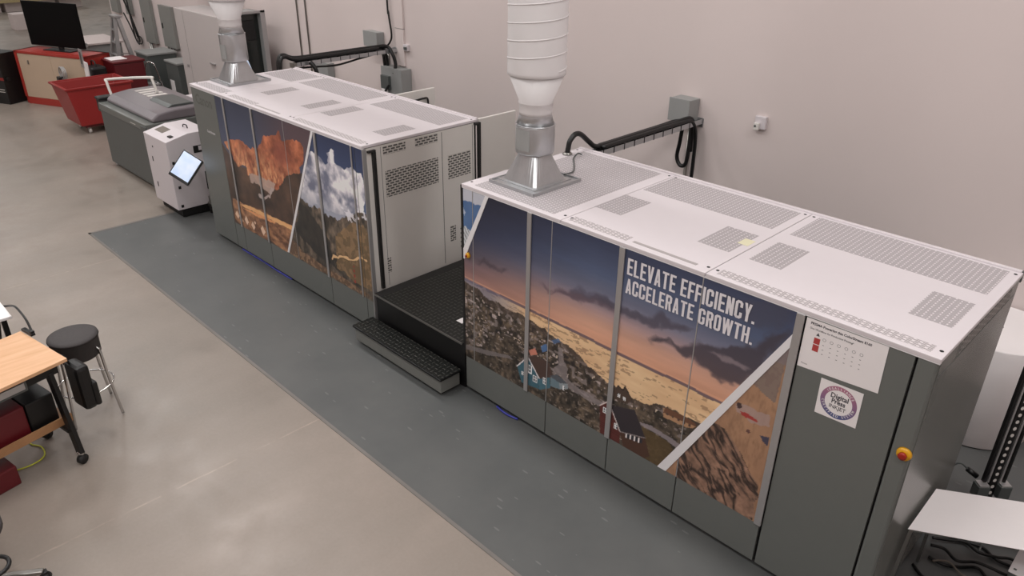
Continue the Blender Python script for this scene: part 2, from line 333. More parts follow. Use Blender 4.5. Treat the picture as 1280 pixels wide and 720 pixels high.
# ------------------------------------------------------------------ printed murals (painted in metres on the door plane)
F = json.loads('''{"horizon": [[0.765, 1.159], [1.028, 1.127], [1.341, 1.142], [1.592, 1.16]], "horizonL": [[0.075, 1.171], [0.472, 1.144]], "horizonR": [[2.122, 1.158], [2.25, 1.156], [2.495, 1.152]], "coast": [[0.028, 1.126], [0.169, 1.101], [0.317, 1.066], [0.526, 1.065], [0.789, 1.068], [1.007, 1.021], [1.199, 0.996], [1.404, 0.918], [1.609, 0.859], [1.795, 0.839], [1.978, 0.856], [2.08, 0.916], [2.221, 0.902], [2.36, 0.91], [2.442, 0.902]], "bluehouse": [[0.653, 0.565], [0.773, 0.707], [0.791, 0.705], [0.903, 0.564], [0.907, 0.457], [0.708, 0.425]], "blueroof": [[0.783, 0.716], [0.852, 0.758], [0.998, 0.758], [1.063, 0.652], [0.908, 0.56]], "bluewall2": [[0.903, 0.564], [1.023, 0.633], [1.028, 0.528], [0.908, 0.45]], "shed": [[1.028, 0.635], [1.124, 0.628], [1.127, 0.566], [1.027, 0.549]], "shedroof": [[1.016, 0.64], [1.097, 0.689], [1.211, 0.661], [1.124, 0.624]], "shedw": [[1.124, 0.624], [1.211, 0.657], [1.214, 0.61], [1.127, 0.566]], "pinkhouse": [[0.781, 0.775], [0.849, 0.826], [0.881, 0.777], [0.802, 0.736]], "bluetarp": [[0.909, 0.869], [0.967, 0.92], [0.993, 0.87], [0.935, 0.823]], "bluetarp2": [[1.024, 0.975], [1.091, 1.024], [1.116, 0.995], [1.048, 0.951]], "road1": [[-0.001, 0.49], [0.278, 0.55], [0.562, 0.625], [0.605, 0.609], [0.278, 0.505], [-0.002, 0.443]], "road2": [[1.096, 0.936], [1.142, 0.946], [1.159, 0.843], [1.207, 0.804], [1.19, 0.713], [1.284, 0.676], [1.441, 0.672], [1.594, 0.668], [1.588, 0.613], [1.401, 0.61], [1.218, 0.622], [1.133, 0.685], [1.025, 0.707], [1.104, 0.786]], "redwall": [[1.537, 0.623], [1.609, 0.689], [1.645, 0.67], [1.742, 0.488], [1.744, 0.36], [1.558, 0.365]], "redroof": [[1.63, 0.675], [1.852, 0.746], [1.968, 0.556], [1.742, 0.488]], "redlow": [[1.742, 0.488], [1.968, 0.553], [2.02, 0.422], [1.961, 0.357], [1.784, 0.363]], "redwin": [[1.79, 0.501], [1.941, 0.536], [1.943, 0.49], [1.794, 0.464]], "redgable": [[1.537, 0.623], [1.608, 0.695], [1.645, 0.67]], "smallhouse": [[1.647, 0.804], [1.685, 0.879], [1.735, 0.867], [1.75, 0.902], [1.816, 0.824], [1.784, 0.761], [1.668, 0.748]], "tanhouse": [[2.084, 0.89], [2.137, 0.891], [2.31, 0.885], [2.352, 0.882], [2.355, 0.857], [2.284, 0.826], [2.093, 0.813]], "tanroof": [[2.101, 0.898], [2.256, 0.909], [2.351, 0.89], [2.354, 0.87], [2.228, 0.858], [2.089, 0.847]], "roadR": [[1.908, 0.667], [1.999, 0.688], [2.164, 0.677], [2.255, 0.655], [2.243, 0.611], [2.133, 0.641], [2.004, 0.644], [1.92, 0.645]], "fieldR": [[1.93, 0.641], [2.005, 0.635], [2.134, 0.632], [2.202, 0.587], [2.092, 0.368], [1.987, 0.383]], "cloud1": [[0.88, 1.42], [1.025, 1.414], [1.207, 1.482], [1.406, 1.5], [1.619, 1.489], [1.622, 1.453], [1.345, 1.438], [1.073, 1.403], [0.905, 1.4]], "cloud1b": [[1.139, 1.476], [1.338, 1.531], [1.594, 1.535], [1.617, 1.507], [1.407, 1.482]], "cloudL": [[0.162, 1.402], [0.23, 1.409], [0.362, 1.404], [0.541, 1.417], [0.516, 1.393], [0.336, 1.375], [0.175, 1.381]], "cloud2": [[1.42, 1.492], [1.646, 1.541], [1.864, 1.528], [1.995, 1.589], [2.21, 1.582], [2.196, 1.56], [1.989, 1.497], [1.782, 1.461], [1.653, 1.468], [1.42, 1.484]], "cloud3": [[1.899, 1.376], [1.981, 1.42], [2.134, 1.413], [2.273, 1.474], [2.448, 1.551], [2.67, 1.62], [2.728, 1.763], [2.88, 1.842], [2.695, 1.479], [2.6, 1.347], [2.451, 1.331], [2.309, 1.329], [2.257, 1.354], [2.138, 1.382], [1.986, 1.381]], "cloudwhite": [[2.368, 1.469], [2.487, 1.491], [2.606, 1.491], [2.663, 1.495], [2.625, 1.461], [2.493, 1.454]], "cloudtop": [[2.422, 1.901], [2.853, 1.983], [2.849, 1.899], [2.723, 1.79], [2.642, 1.785], [2.497, 1.799]], "Rmount": [[2.73, 1.539], [2.861, 1.765], [2.873, 1.698], [2.849, 1.324], [2.744, 1.36], [2.684, 1.39]], "Rwater": [[2.606, 1.189], [2.714, 1.214], [2.841, 1.22], [2.849, 1.123], [2.734, 1.101], [2.626, 1.126]], "Rboat": [[2.64, 1.155], [2.695, 1.163], [2.773, 1.143], [2.763, 1.127], [2.658, 1.127]], "Rdark": [[2.798, 1.053], [2.86, 1.067], [2.858, 1.003], [2.823, 1.015]], "Rbrown": [[2.464, 0.964], [2.567, 0.945], [2.701, 0.847], [2.846, 0.67], [2.875, 0.391], [2.271, 0.352], [2.241, 0.576]], "Lcloud": [[-0.011, 1.904], [0.299, 1.968], [0.254, 1.896], [0.169, 1.882], [0.05, 1.882]], "Lsnow": [[-0.012, 1.592], [0.139, 1.628], [-0.004, 1.372], [-0.017, 1.429]], "Lcl2": [[-0.006, 1.829], [0.04, 1.754], [0.019, 1.729], [-0.008, 1.75]], "Acloud": [[-4.285, 1.44], [-4.057, 1.51], [-3.887, 1.555], [-3.754, 1.493], [-3.609, 1.48], [-3.418, 1.537], [-3.255, 1.716], [-3.073, 1.782], [-2.914, 1.842], [-2.867, 1.756], [-2.681, 1.781], [-2.478, 1.798], [-2.413, 1.759], [-2.504, 1.562], [-2.666, 1.397], [-2.86, 1.349], [-3.118, 1.181], [-3.225, 1.093], [-3.518, 1.078], [-3.737, 1.146], [-3.839, 1.215], [-4.031, 1.2], [-4.159, 1.296]], "Asnow": [[-3.76, 1.172], [-3.485, 1.193], [-3.144, 1.189], [-3.203, 1.069], [-3.329, 1.02], [-3.581, 1.062], [-3.762, 1.062]], "Asmoke": [[-3.583, 0.952], [-3.419, 1.011], [-3.251, 1.101], [-3.229, 1.077], [-3.468, 0.936], [-3.597, 0.901]], "Aground": [[-4.321, 0.705], [-3.993, 0.712], [-3.547, 0.756], [-2.923, 0.735], [-2.454, 0.436], [-3.067, 0.356], [-3.406, 0.393], [-4.034, 0.365], [-4.314, 0.418]], "Aroad": [[-4.134, 0.673], [-3.862, 0.725], [-3.374, 0.742], [-2.89, 0.76], [-2.919, 0.705], [-3.447, 0.689], [-4.007, 0.665]], "Aroad2": [[-4.078, 0.645], [-3.567, 0.686], [-3.27, 0.693], [-3.306, 0.667], [-3.704, 0.63]], "Arocks": [[-4.296, 0.475], [-4.058, 0.5], [-3.93, 0.497], [-3.686, 0.521]], "Bcloud": [[-2.553, 1.339], [-2.374, 1.698], [-2.233, 1.78], [-2.14, 1.751], [-2.083, 1.668], [-2.005, 1.7], [-2.005, 1.836], [-1.902, 1.885], [-1.838, 1.86], [-1.878, 1.757], [-1.699, 1.733], [-1.566, 1.725], [-1.431, 1.758], [-1.401, 1.661], [-1.422, 1.333], [-1.593, 1.228], [-1.876, 1.202], [-2.174, 1.176], [-2.432, 1.163], [-2.643, 1.166]], "Bpeaks": [[-2.647, 1.15], [-2.438, 1.132], [-2.233, 1.13], [-1.934, 1.142], [-1.737, 1.185], [-1.585, 1.286], [-1.398, 1.353], [-1.38, 1.152], [-1.424, 0.435], [-2.163, 0.381], [-2.798, 0.455], [-2.968, 0.466]], "Bsnow": [[-1.844, 1.255], [-1.739, 1.326], [-1.654, 1.28], [-1.571, 1.22], [-1.445, 1.326], [-1.398, 1.285], [-1.509, 1.182], [-1.737, 1.185]], "Bforest": [[-2.658, 1.101], [-2.479, 1.06], [-2.317, 0.955], [-2.136, 0.828], [-2.111, 0.683], [-2.037, 0.521], [-2.443, 0.573], [-2.797, 0.716], [-2.812, 0.776]], "Bpath": [[-2.966, 0.599], [-2.677, 0.495], [-2.2, 0.464], [-1.847, 0.463], [-1.426, 0.418], [-1.571, 0.379], [-2.163, 0.381], [-3.048, 0.373]], "Bline": [[-2.119, 0.633], [-1.854, 0.738], [-1.609, 0.79], [-1.456, 0.836]], "Btower": [[-1.711, 0.665], [-1.709, 0.482]], "Btan": [[-2.019, 0.925], [-1.698, 1.14], [-1.464, 1.182], [-1.368, 1.071], [-1.416, 0.498], [-1.745, 0.5], [-2.032, 0.554]]}''')
def vnoise(X, Z, s, seed=0):
    x = X*s+seed*17.3+500; z = Z*s+seed*9.7+500
    xi = np.floor(x).astype(int); zi = np.floor(z).astype(int); fx = x-xi; fz = z-zi
    fx = fx*fx*(3-2*fx); fz = fz*fz*(3-2*fz)
    def h(a, b):
        n = np.sin(a*127.1+b*311.7+seed*74.7)*43758.5453; return n-np.floor(n)
    return (h(xi, zi)*(1-fx)+h(xi+1, zi)*fx)*(1-fz)+(h(xi, zi+1)*(1-fx)+h(xi+1, zi+1)*fx)*fz
def fbm(X, Z, s, o=4, seed=0, g=.55):
    a = 1.; t = 0.; w = 0.
    for k in range(o):
        t = t+a*vnoise(X, Z, s*2**k, seed+k); w += a; a *= g
    return t/w
def pip(X, Z, poly):
    r = np.zeros(X.shape, bool); n = len(poly); j = n-1
    for i in range(n):
        xi, zi = poly[i]; xj, zj = poly[j]
        c = ((zi > Z) != (zj > Z)) & (X < (xj-xi)*(Z-zi)/((zj-zi) if zj != zi else 1e-9)+xi)
        r ^= c; j = i
    return r
def segd(X, Z, pts):
    d = np.full(X.shape, 9.)
    for (ax, az), (bx, bz) in zip(pts[:-1], pts[1:]):
        vx, vz = bx-ax, bz-az; L = vx*vx+vz*vz+1e-12
        t = np.clip(((X-ax)*vx+(Z-az)*vz)/L, 0, 1); d = np.minimum(d, np.hypot(X-ax-t*vx, Z-az-t*vz))
    return d
class Paint:
    def __init__(s, X, Z): s.X, s.Z = X, Z; s.c = np.zeros(X.shape+(3,))
    def put(s, m, col, a=1.):
        m = np.asarray(m, float)*a; col = np.asarray(col, float)
        s.c = s.c*(1-m[..., None])+col*m[..., None]
    def warp(s, amp, sc, seed=5):
        return s.X+(fbm(s.X, s.Z, sc, 3, seed)-.5)*amp, s.Z+(fbm(s.X, s.Z, sc, 3, seed+9)-.5)*amp
    def poly(s, key, col, a=1., amp=0., sc=20, seed=5):
        X, Z = s.warp(amp, sc, seed) if amp else (s.X, s.Z)
        m = pip(X, Z, F[key] if isinstance(key, str) else key); s.put(m, col, a); return m
    def soft(s, key, col, a=1., amp=.05, sc=9, r=.02, n=7, seed=5):
        X, Z = s.warp(amp, sc, seed); m = 0.
        for k in range(n):
            t = 2.4*k; q = r*math.sqrt(k/n); m = m+pip(X+q*math.cos(t)*1.6, Z+q*math.sin(t)*.7, F[key])/n
        s.put(m, col, a); return m
    def grad(s, v, stops):
        """stops [(t, colour)]"""
        ts = [q[0] for q in stops]
        return np.stack([np.interp(v, ts, [q[1][k] for q in stops]) for k in range(3)], -1)
def mix3(a, b, f): return np.asarray(a)*(1-f[..., None])+np.asarray(b)*f[..., None]

def paint_b(X, Z):
    p = Paint(X, Z); HZ = 1.155
    # evening sky
    left = np.clip(1-(X-.1)/1.3, 0, 1)
    sky = p.grad(Z, [(1.155, (182, 134, 110)), (1.22, (188, 141, 117)), (1.32, (174, 135, 118)), (1.42, (146, 124, 126)), (1.52, (104, 104, 120)), (1.7, (70, 80, 104)), (1.97, (50, 56, 78))])
    skl = p.grad(Z, [(1.155, (138, 102, 94)), (1.3, (104, 84, 88)), (1.42, (70, 66, 78)), (1.6, (42, 46, 66)), (1.97, (28, 28, 40))])
    p.c = mix3(sky, skl, left**1.1)
    st = fbm(X*.35, Z*3, 5, 4, 3)
    p.c *= (1+(st-.5)[..., None]*.14)
    for k, col, a in (('cloudL', (58, 50, 58), .7), ('cloud1', (74, 62, 72), .85), ('cloud1b', (72, 70, 86), .6), ('cloud2', (66, 62, 74), .9), ('cloud3', (56, 50, 58), .95), ('cloudtop', (62, 62, 76), .55)):
        for am in (.05, .13): p.soft(k, col, a*.62, am, 11)
    p.soft('cloudwhite', (138, 124, 128), .6, .05, 12, .012)
    # frozen sea
    sea = Z < HZ
    c = mix3(np.array((186, 150, 114)), np.array((210, 182, 144)), np.clip(fbm(X*.5, Z*2, 6, 3, 2)*1.4-.2, 0, 1))
    c = c*(1-.55*np.clip(1-(X+.05)/.75, 0, 1)[..., None]*np.array((.55, .45, .2)))
    p.c = np.where(sea[..., None], c, p.c)
    spk = (fbm(X*.45, Z*1.6, 34, 3, 8) > .66) & (Z < HZ-.02); p.put(spk, (126, 98, 76), .6)
    p.put((np.abs(Z-HZ+.012-.006*vnoise(X, Z*0, 8)) < .012), (92, 74, 82), .9)
    p.put((np.abs(Z-HZ-.01) < .006), (196, 150, 120), .5)
    lx = np.clip((.75-X)/.45, 0, 1)*sea; p.put(lx, (92, 94, 116), .62)
    p.put(lx*(fbm(X*.5, Z*2, 22, 3, 4) > .55), (134, 122, 126), .6)
    # town on the shore
    cx = [q[0] for q in F['coast']]; cz = [q[1] for q in F['coast']]
    cl = np.interp(X, cx, cz)+(fbm(X, Z, 16, 3, 6)-.5)*.05
    land = Z < cl
    g = fbm(X, Z, 9, 4, 11); b2 = fbm(X, Z, 30, 3, 12)
    lc = mix3(np.array((52, 46, 40)), np.array((96, 82, 68)), np.clip(g*1.8-.45, 0, 1))
    lc = lc*(0.30+1.25*b2[..., None])
    p.c = np.where(land[..., None], lc, p.c)
    cell = vnoise(X*.75, Z*1.1, 42, 21); cell2 = vnoise(X*.8, Z*1.2, 34, 31)
    zone = land & (Z > .50+.1*np.sin(X*3)) & (fbm(X, Z, 5, 2, 41) > .40)
    p.put(zone & (cell > .70), (122, 112, 110), .75); p.put(zone & (cell2 > .86), (172, 158, 154), .8); p.put(zone & (cell < .2), (30, 26, 28), .8)
    p.put(zone & (vnoise(X, Z, 55, 51) > .93), (214, 196, 176), .8)
    p.put(land & ~zone & (vnoise(X, Z*1.4, 48, 61) > .84), (142, 130, 120), .55)
    p.put(land & (Z > cl-.05), (66, 54, 48), .55)
    p.poly('road1', (106, 100, 100), .8, .012, 20); p.poly('road2', (120, 112, 112), .8, .02, 20); p.poly('roadR', (126, 118, 122), .85, .012, 20)
    p.poly('fieldR', (78, 62, 38), .8, .03, 16)
    p.poly('bluetarp', (70, 104, 150), .85, .01, 30); p.poly('bluetarp2', (66, 92, 130), .8, .01, 30); p.poly('pinkhouse', (184, 116, 98), .9)
    m = p.poly('bluehouse', (52, 84, 96)); p.put(m & (np.mod(X, .018) < .003), (44, 72, 84), .8)
    p.poly('bluewall2', (60, 92, 104)); p.poly('blueroof', (66, 50, 44)); p.put(segd(X, Z, [F['bluehouse'][1], F['bluehouse'][3]]) < .006, (196, 190, 190))
    p.put(segd(X, Z, [F['bluehouse'][0], F['bluehouse'][1]]) < .005, (196, 190, 190))
    p.poly('shed', (90, 108, 116)); p.poly('shedroof', (70, 74, 80)); p.poly('shedw', (120, 128, 132))
    def win(x, z, w=.03, h=.04):
        p.put((abs(X-x) < w) & (abs(Z-z) < h), (212, 208, 208)); p.put((abs(X-x) < w*.72) & (abs(Z-z) < h*.76) & (abs(X-x) > .003) & (abs(Z-z) > .003), (44, 56, 66))
    win(.79, .60); win(.86, .535, .025, .032); win(.965, .565, .02, .03); win(.72, .52, .016, .02); win(1.17, .60, .01, .02)
    m = p.poly('redwall', (78, 36, 32)); p.put(m & (np.mod(Z, .02) < .004), (62, 28, 26), .8)
    p.poly('redroof', (44, 38, 42)); p.poly('redlow', (66, 44, 34)); p.poly('redwin', (206, 198, 196)); wx = np.mod(X-1.8, .038); m = pip(X, Z, F['redwin']); p.put(m & (wx > .008) & (wx < .032), (40, 40, 46))
    p.put(segd(X, Z, [F['redroof'][0], F['redroof'][3]]) < .005, (178, 168, 166)); p.put(segd(X, Z, [F['redgable'][0], F['redgable'][1]]) < .005, (190, 176, 172)); p.put(segd(X, Z, [F['redroof'][3], F['redroof'][2]]) < .004, (120, 112, 112))
    win(1.59, .60, .018, .025); win(1.70, .515, .015, .022)
    p.poly('smallhouse', (66, 52, 44)); win(1.70, .80, .012, .015); win(1.75, .79, .012, .015); p.put(segd(X, Z, [(1.685, .879), (1.735, .86), (1.75, .9), (1.816, .824)]) < .005, (34, 28, 28))
    p.poly('tanhouse', (150, 116, 88)); p.poly('tanroof', (92, 62, 46)); m = pip(X, Z, F['tanhouse']); p.put(m & (np.mod(X, .045) < .018) & (abs(Z-.855) < .009), (70, 54, 46))
    # left corner picture: blue sky, cloud and snow
    L = Z > 1.40+(X-.005)*(1.958-1.40)/(.297-.005)
    q = mix3(np.array((58, 84, 122)), np.array((78, 104, 140)), fbm(X, Z, 6, 3, 7)); p.c = np.where(L[..., None], q, p.c)
    cl2 = L & (Z > 1.86-.10*X*0+.05*(fbm(X, Z, 10, 3, 9)-.5)+.0); p.put(cl2, (182, 180, 184), .85)
    p.put(L & pip(*p.warp(.05, 14), F['Lcl2']), (170, 176, 188), .8)
    sn = L & (Z < 1.62+.06*(fbm(X, Z, 14, 3, 19)-.5)); p.put(sn, (186, 188, 188), .9); p.put(sn & (np.mod(X*1.4+Z+.04*fbm(X, Z, 18, 2, 3), .05) < .018), (92, 92, 92), .7)
    # right corner picture: ochre shore, water, ridged rock
    Rr = Z < .380+(X-2.135)*(1.770-.380)/(2.868-2.135)
    q = mix3(np.array((132, 100, 78)), np.array((160, 124, 96)), fbm(X, Z, 7, 4, 17)); q = mix3(q, np.array((116, 88, 68)), np.clip(fbm(X*2.0, Z*.6, 26, 3, 27)*2-1, 0, 1)); p.c = np.where(Rr[..., None], q, p.c)
    def rp(k, col, a=1., am=.03, sc=14):
        Xw, Zw = p.warp(am, sc); p.put(Rr & pip(Xw, Zw, F[k]), col, a)
    rp('Rmount', (112, 98, 90), .95); p.put(Rr & pip(X, Z, F['Rmount']) & (fbm(X, Z, 24, 3, 44) > .54), (106, 88, 82), .6)
    p.put(Rr & (Z > 1.60), (112, 102, 104), .7)
    rp('Rwater', (146, 126, 122), .75, .06, 9); rp('Rboat', (140, 46, 42), .95, .01); rp('Rdark', (50, 50, 70), .9, .02)
    p.put(Rr & (np.hypot((X-2.63), (Z-1.19)*.8) < .018), (60, 44, 44)); p.put(Rr & (np.hypot(X-2.72, (Z-1.035)) < .014), (84, 56, 52))
    Xw, Zw = p.warp(.12, 5, 23); br = Rr & pip(Xw, Zw, F['Rbrown'])
    pp_ = Xw*.74+Zw*.67; aa_ = Xw*.67-Zw*.74; rid = np.abs(2*fbm(pp_*5.5, aa_*1.3, 4, 4, 33, .6)-1)*3.2
    bc = mix3(np.array((46, 36, 32)), np.array((124, 96, 80)), np.clip(rid*1.3-.15, 0, 1)); bc = bc*(.72+.56*fbm(X, Z, 26, 3, 35)[..., None]); p.c = np.where(br[..., None], bc, p.c)
    return p.c

def paint_a(X, Z):
    p = Paint(X, Z)
    sky = p.grad(Z, [(1.2, (74, 72, 84)), (1.5, (62, 70, 92)), (1.97, (44, 50, 68))]); p.c = sky
    mm = np.clip((X+3.6)/.9, 0, 1)*np.clip((Z-1.5)/.2, 0, 1)*(X < -2.2); p.c = mix3(p.c, np.array((92, 62, 60)), mm*.6)
    # dark ranges under the glowing cloud
    top = np.interp(X, [-4.37, -4.15, -3.9, -3.5, -3.2, -2.9, -2.3], [1.40, 1.25, 1.2, 1.25, 1.2, 1.4, 1.5])
    g = fbm(X, Z, 5, 4, 2)
    dk = Z < top; q = mix3(np.array((46, 36, 32)), np.array((92, 68, 54)), np.clip(g*1.7-.4, 0, 1)); p.c = np.where(dk[..., None], q, p.c)
    Xw, Zw = p.warp(.16, 7, 3); m = pip(Xw, Zw, F['Acloud']); n = fbm(X, Z, 8, 5, 6, .65)
    cc = mix3(np.array((110, 58, 40)), np.array((188, 112, 78)), np.clip(n*2-.5, 0, 1)); cc = mix3(cc, np.array((204, 152, 110)), np.clip((1.58-Z)*3, 0, 1)*np.clip(fbm(X*1.6, Z*.8, 16, 4, 9)*3.4-1.25, 0, 1)*.9)
    dd = np.exp(-((X+2.93)**2/.03+(Z-1.57)**2/.02)); cc = mix3(cc, np.array((112, 54, 44)), dd*.75)
    p.c = np.where(m[..., None], cc, p.c)
    p.poly('Asnow', (164, 142, 132), .9, .06, 14); p.put(segd(Xw, Zw, [(-3.58, .96), (-3.42, .96), (-3.3, 1.02), (-3.24, 1.08)]) < .018, (164, 150, 146), .9); p.put(np.hypot((X+3.56)*.7, Z-.935) < .03, (164, 150, 146), .9)
    m = p.poly('Aground', (128, 88, 62), 1., .05, 9); gg = mix3(np.array((84, 56, 42)), np.array((168, 122, 88)), np.clip(fbm(X, Z*2, 12, 4, 18)*1.8-.4, 0, 1)); p.c = np.where(m[..., None], gg, p.c)
    p.poly('Aroad', (234, 170, 116), .85, .02, 16); p.poly('Aroad2', (216, 150, 100), .8, .02, 20)
    for x, z, s in ((-4.25, .50, .05), (-4.15, .46, .035), (-4.02, .49, .05), (-3.86, .47, .045), (-3.80, .53, .02), (-3.62, .48, .055)):
        p.put((np.abs(X-x)/(s*1.1)+np.abs(Z-z)/(s*1.2)+(fbm(X, Z, 30, 2, 4)-.5)*.5) < 1, (214, 184, 160), .9)
    # second picture right of the white stripe
    Rr = Z < .40+(X+3.065)*(2.0-.40)/(-2.245+3.065)
    Xw, Zw = p.warp(.14, 6, 13)
    sk = p.grad(Z, [(1.15, (110, 120, 142)), (1.55, (54, 70, 104)), (1.97, (36, 46, 74))]); q = sk
    n = fbm(X, Z, 7, 5, 22); cl = mix3(np.array((98, 102, 120)), np.array((222, 216, 218)), np.clip(n*2.8-.95, 0, 1)); cm = pip(Xw, Zw, F['Bcloud']); q = np.where(cm[..., None], cl, q)
    low = (Z < 1.34) & (X > -2.7); hz = mix3(q, np.array((150, 152, 162)), np.clip((1.35-Z)*6, 0, 1)*.75); q = np.where(low[..., None], hz, q)
    pk = pip(X+(fbm(X, Z, 12, 3, 5)-.5)*.05, Z+(fbm(X, Z, 12, 4, 14)-.5)*.12, F['Bpeaks']) | (Z < .9)
    rk = mix3(np.array((46, 42, 38)), np.array((120, 104, 88)), np.clip(fbm(X*1.6, Z, 10, 5, 15)*2.1-.65, 0, 1)); q = np.where(pk[..., None], rk, q)
    def sp(k, col, a, am=.05, sc=10, rough=None):
        nonlocal q
        Xa, Za = p.warp(am, sc, 8); mk = pip(Xa, Za, F[k]); mf = mk*a*(1 if rough is None else (fbm(X, Z, rough, 3, 71) > .48)); q = q*(1-mf[..., None])+np.array(col, float)*mf[..., None]
    sp('Btan', (136, 108, 76), .75, .08, 8); sp('Btan', (84, 70, 50), .6, .08, 8, 16); sp('Bforest', (38, 36, 34), .8, .08, 8); sp('Bsnow', (206, 204, 210), .85, .08, 18, 26)
    sp('Bpath', (132, 104, 80), .85, .05, 10); sp('Bpath', (76, 58, 46), .7, .05, 10, 22)
    m = segd(Xw, Zw, F['Bline']) < .012; q = np.where(m[..., None], np.array((196, 160, 118)), q)
    m = (segd(X, Z, F['Btower']) < .014) & (np.mod(Z, .06) < .035); q = np.where(m[..., None], np.array((130, 52, 42)), q)
    p.c = np.where(Rr[..., None], q, p.c)
    return p.c

GAIN = 1.42
def mural(x0, x1, z0, z1, fn, parent, name='mural', step=.0062):
    nx = max(2, int((x1-x0)/step)); nz = max(2, int((z1-z0)/step))
    xs = np.linspace(x0, x1, nx+1); zs = np.linspace(z0, z1, nz+1)
    X, Z = np.meshgrid(xs, zs); c = np.clip(fn(X, Z), 0, 255)/255.
    lc = np.where(c <= .04045, c/12.92, ((c+.055)/1.055)**2.4)*GAIN; lc = np.clip(lc, 0, .88)
    po = parent_origin(parent)
    co = np.stack([X.ravel()-po.x, np.full(X.size, -.0015)-po.y, Z.ravel()-po.z], -1)
    i = np.arange(nx); j = np.arange(nz); I, J = np.meshgrid(i, j); a = (J*(nx+1)+I).ravel()
    q = np.stack([a, a+1, a+nx+2, a+nx+1], -1)
    me = bpy.data.meshes.new(name); me.vertices.add(len(co)); me.vertices.foreach_set('co', co.ravel())
    me.loops.add(q.size); me.loops.foreach_set('vertex_index', q.ravel())
    me.polygons.add(len(q)); me.polygons.foreach_set('loop_start', np.arange(0, q.size, 4)); me.polygons.foreach_set('loop_total', np.full(len(q), 4))
    me.update(); me.validate()
    at = me.color_attributes.new('Col', 'FLOAT_COLOR', 'POINT'); at.data.foreach_set('color', np.concatenate([lc.reshape(-1, 3), np.ones((X.size, 1))], -1).ravel())
    o = bpy.data.objects.new(name, me); COL.objects.link(o); me.materials.append(M['print']); o.parent = parent; return o

# condensed bold capitals for the slogan
def glyph(ch, x, z, w, h, t):
    """list of polygons; returns (polys, advance)"""
    P = []
    def R(a, b, c, d): P.append([(x+a, z+c), (x+b, z+c), (x+b, z+d), (x+a, z+d)])
    def SL(b0, b1, t0, t1, z0=0, z1=None): z1 = h if z1 is None else z1; P.append([(x+b0, z+z0), (x+b1, z+z0), (x+t1, z+z1), (x+t0, z+z1)])
    def ring(z0=0, z1=None, gapR=None, right=True, left=True, k=None):
        z1 = h if z1 is None else z1; c = k or t*.75
        o = [(c, z0), (w-c, z0), (w, z0+c), (w, z1-c), (w-c, z1), (c, z1), (0, z1-c), (0, z0+c)]
        e = c*.35; n = [(t+e*.6, z0+t), (w-t-e*.6, z0+t), (w-t, z0+t+e), (w-t, z1-t-e), (w-t-e*.6, z1-t), (t+e*.6, z1-t), (t, z1-t-e), (t, z0+t+e)]
        for i in range(8):
            j = (i+1) % 8
            if i == 2 and gapR:
                a, b = gapR; P.append([(x+w, z+z0+c), (x+w, z+a), (x+w-t, z+a), (x+n[2][0], z+n[2][1])]); P.append([(x+w, z+b), (x+w, z+z1-c), (x+n[3][0], z+n[3][1]), (x+w-t, z+b)]); continue
            P.append([(x+o[i][0], z+o[i][1]), (x+o[j][0], z+o[j][1]), (x+n[j][0], z+n[j][1]), (x+n[i][0], z+n[i][1])])
    tv = t*.92
    if ch == 'E': R(0, t, 0, h); R(t, w*.92, 0, tv); R(t, w*.92, h-tv, h); R(t, w*.84, h*.5-tv/2, h*.5+tv/2); return P, w*.92
    if ch == 'F': R(0, t, 0, h); R(t, w*.9, h-tv, h); R(t, w*.82, h*.5-tv/2, h*.5+tv/2); return P, w*.88
    if ch == 'L': R(0, t, 0, h); R(t, w*.88, 0, tv); return P, w*.88
    if ch == 'T': R(w/2-t/2, w/2+t/2, 0, h-tv); R(0, w, h-tv, h); return P, w
    if ch == 'I': R(0, t, 0, h); return P, t
    if ch == 'H': R(0, t, 0, h); R(w-t, w, 0, h); R(t, w-t, h*.5-tv/2, h*.5+tv/2); return P, w
    if ch == 'N': R(0, t, 0, h); R(w-t, w, 0, h); SL(w-t*1.1, w-t*.1, t*.1, t*1.1); return P, w
    if ch == 'V': SL(w/2-t*.5, w/2+t*.3, 0, t); SL(w/2-t*.3, w/2+t*.5, w-t, w); return P, w
    if ch == 'A': SL(0, t, w/2-t*.5, w/2+t*.2); SL(w-t, w, w/2-t*.2, w/2+t*.5); R(t*.7, w-t*.7, h*.2, h*.2+tv); return P, w
    if ch == 'Y': SL(w/2-t/2, w/2+t/3, 0, t, h*.42); SL(w/2-t/3, w/2+t/2, w-t, w, h*.42); R(w/2-t/2, w/2+t/2, 0, h*.46); return P, w
    if ch == 'W':
        W = w*1.5; a = t*.9; SL(W*.27-a/2, W*.27+a/2, 0, a); SL(W*.27-a/2, W*.27+a/2, W*.5-a/2, W*.5+a/2); SL(W*.73-a/2, W*.73+a/2, W*.5-a/2, W*.5+a/2); SL(W*.73-a/2, W*.73+a/2, W-a, W); return P, W
    if ch == 'O': ring(); return P, w
    if ch == 'C': ring(gapR=(h*.36, h*.64)); return P, w
    if ch == 'G': ring(gapR=(h*.5, h*.66)); R(w*.55, w, h*.5-tv, h*.5); return P, w
    if ch == 'R': R(0, t, 0, h); ring(z0=h*.44); SL(w-t, w, w*.5-t*.1, w*.5+t*.9, 0, h*.5); return P, w
    if ch == '.': R(0, t, 0, t); return P, t
    return P, w*.42
def slogan(mb, s, x0, x1, z, h, y):
    w = h*.40; t = h*.145; sp = h*.075; L = 0
    for ch in s: L += glyph(ch, 0, 0, w, h, t)[1]+sp
    k = (x1-x0)/(L-sp); x = 0
    for ch in s:
        P, adv = glyph(ch, x, z, w, h, t)
        for qi, q in enumerate(P): mb.add([(x0+a*k, y-.00025*qi, b) for a, b in q], [tuple(range(len(q)))])
        x += adv+sp
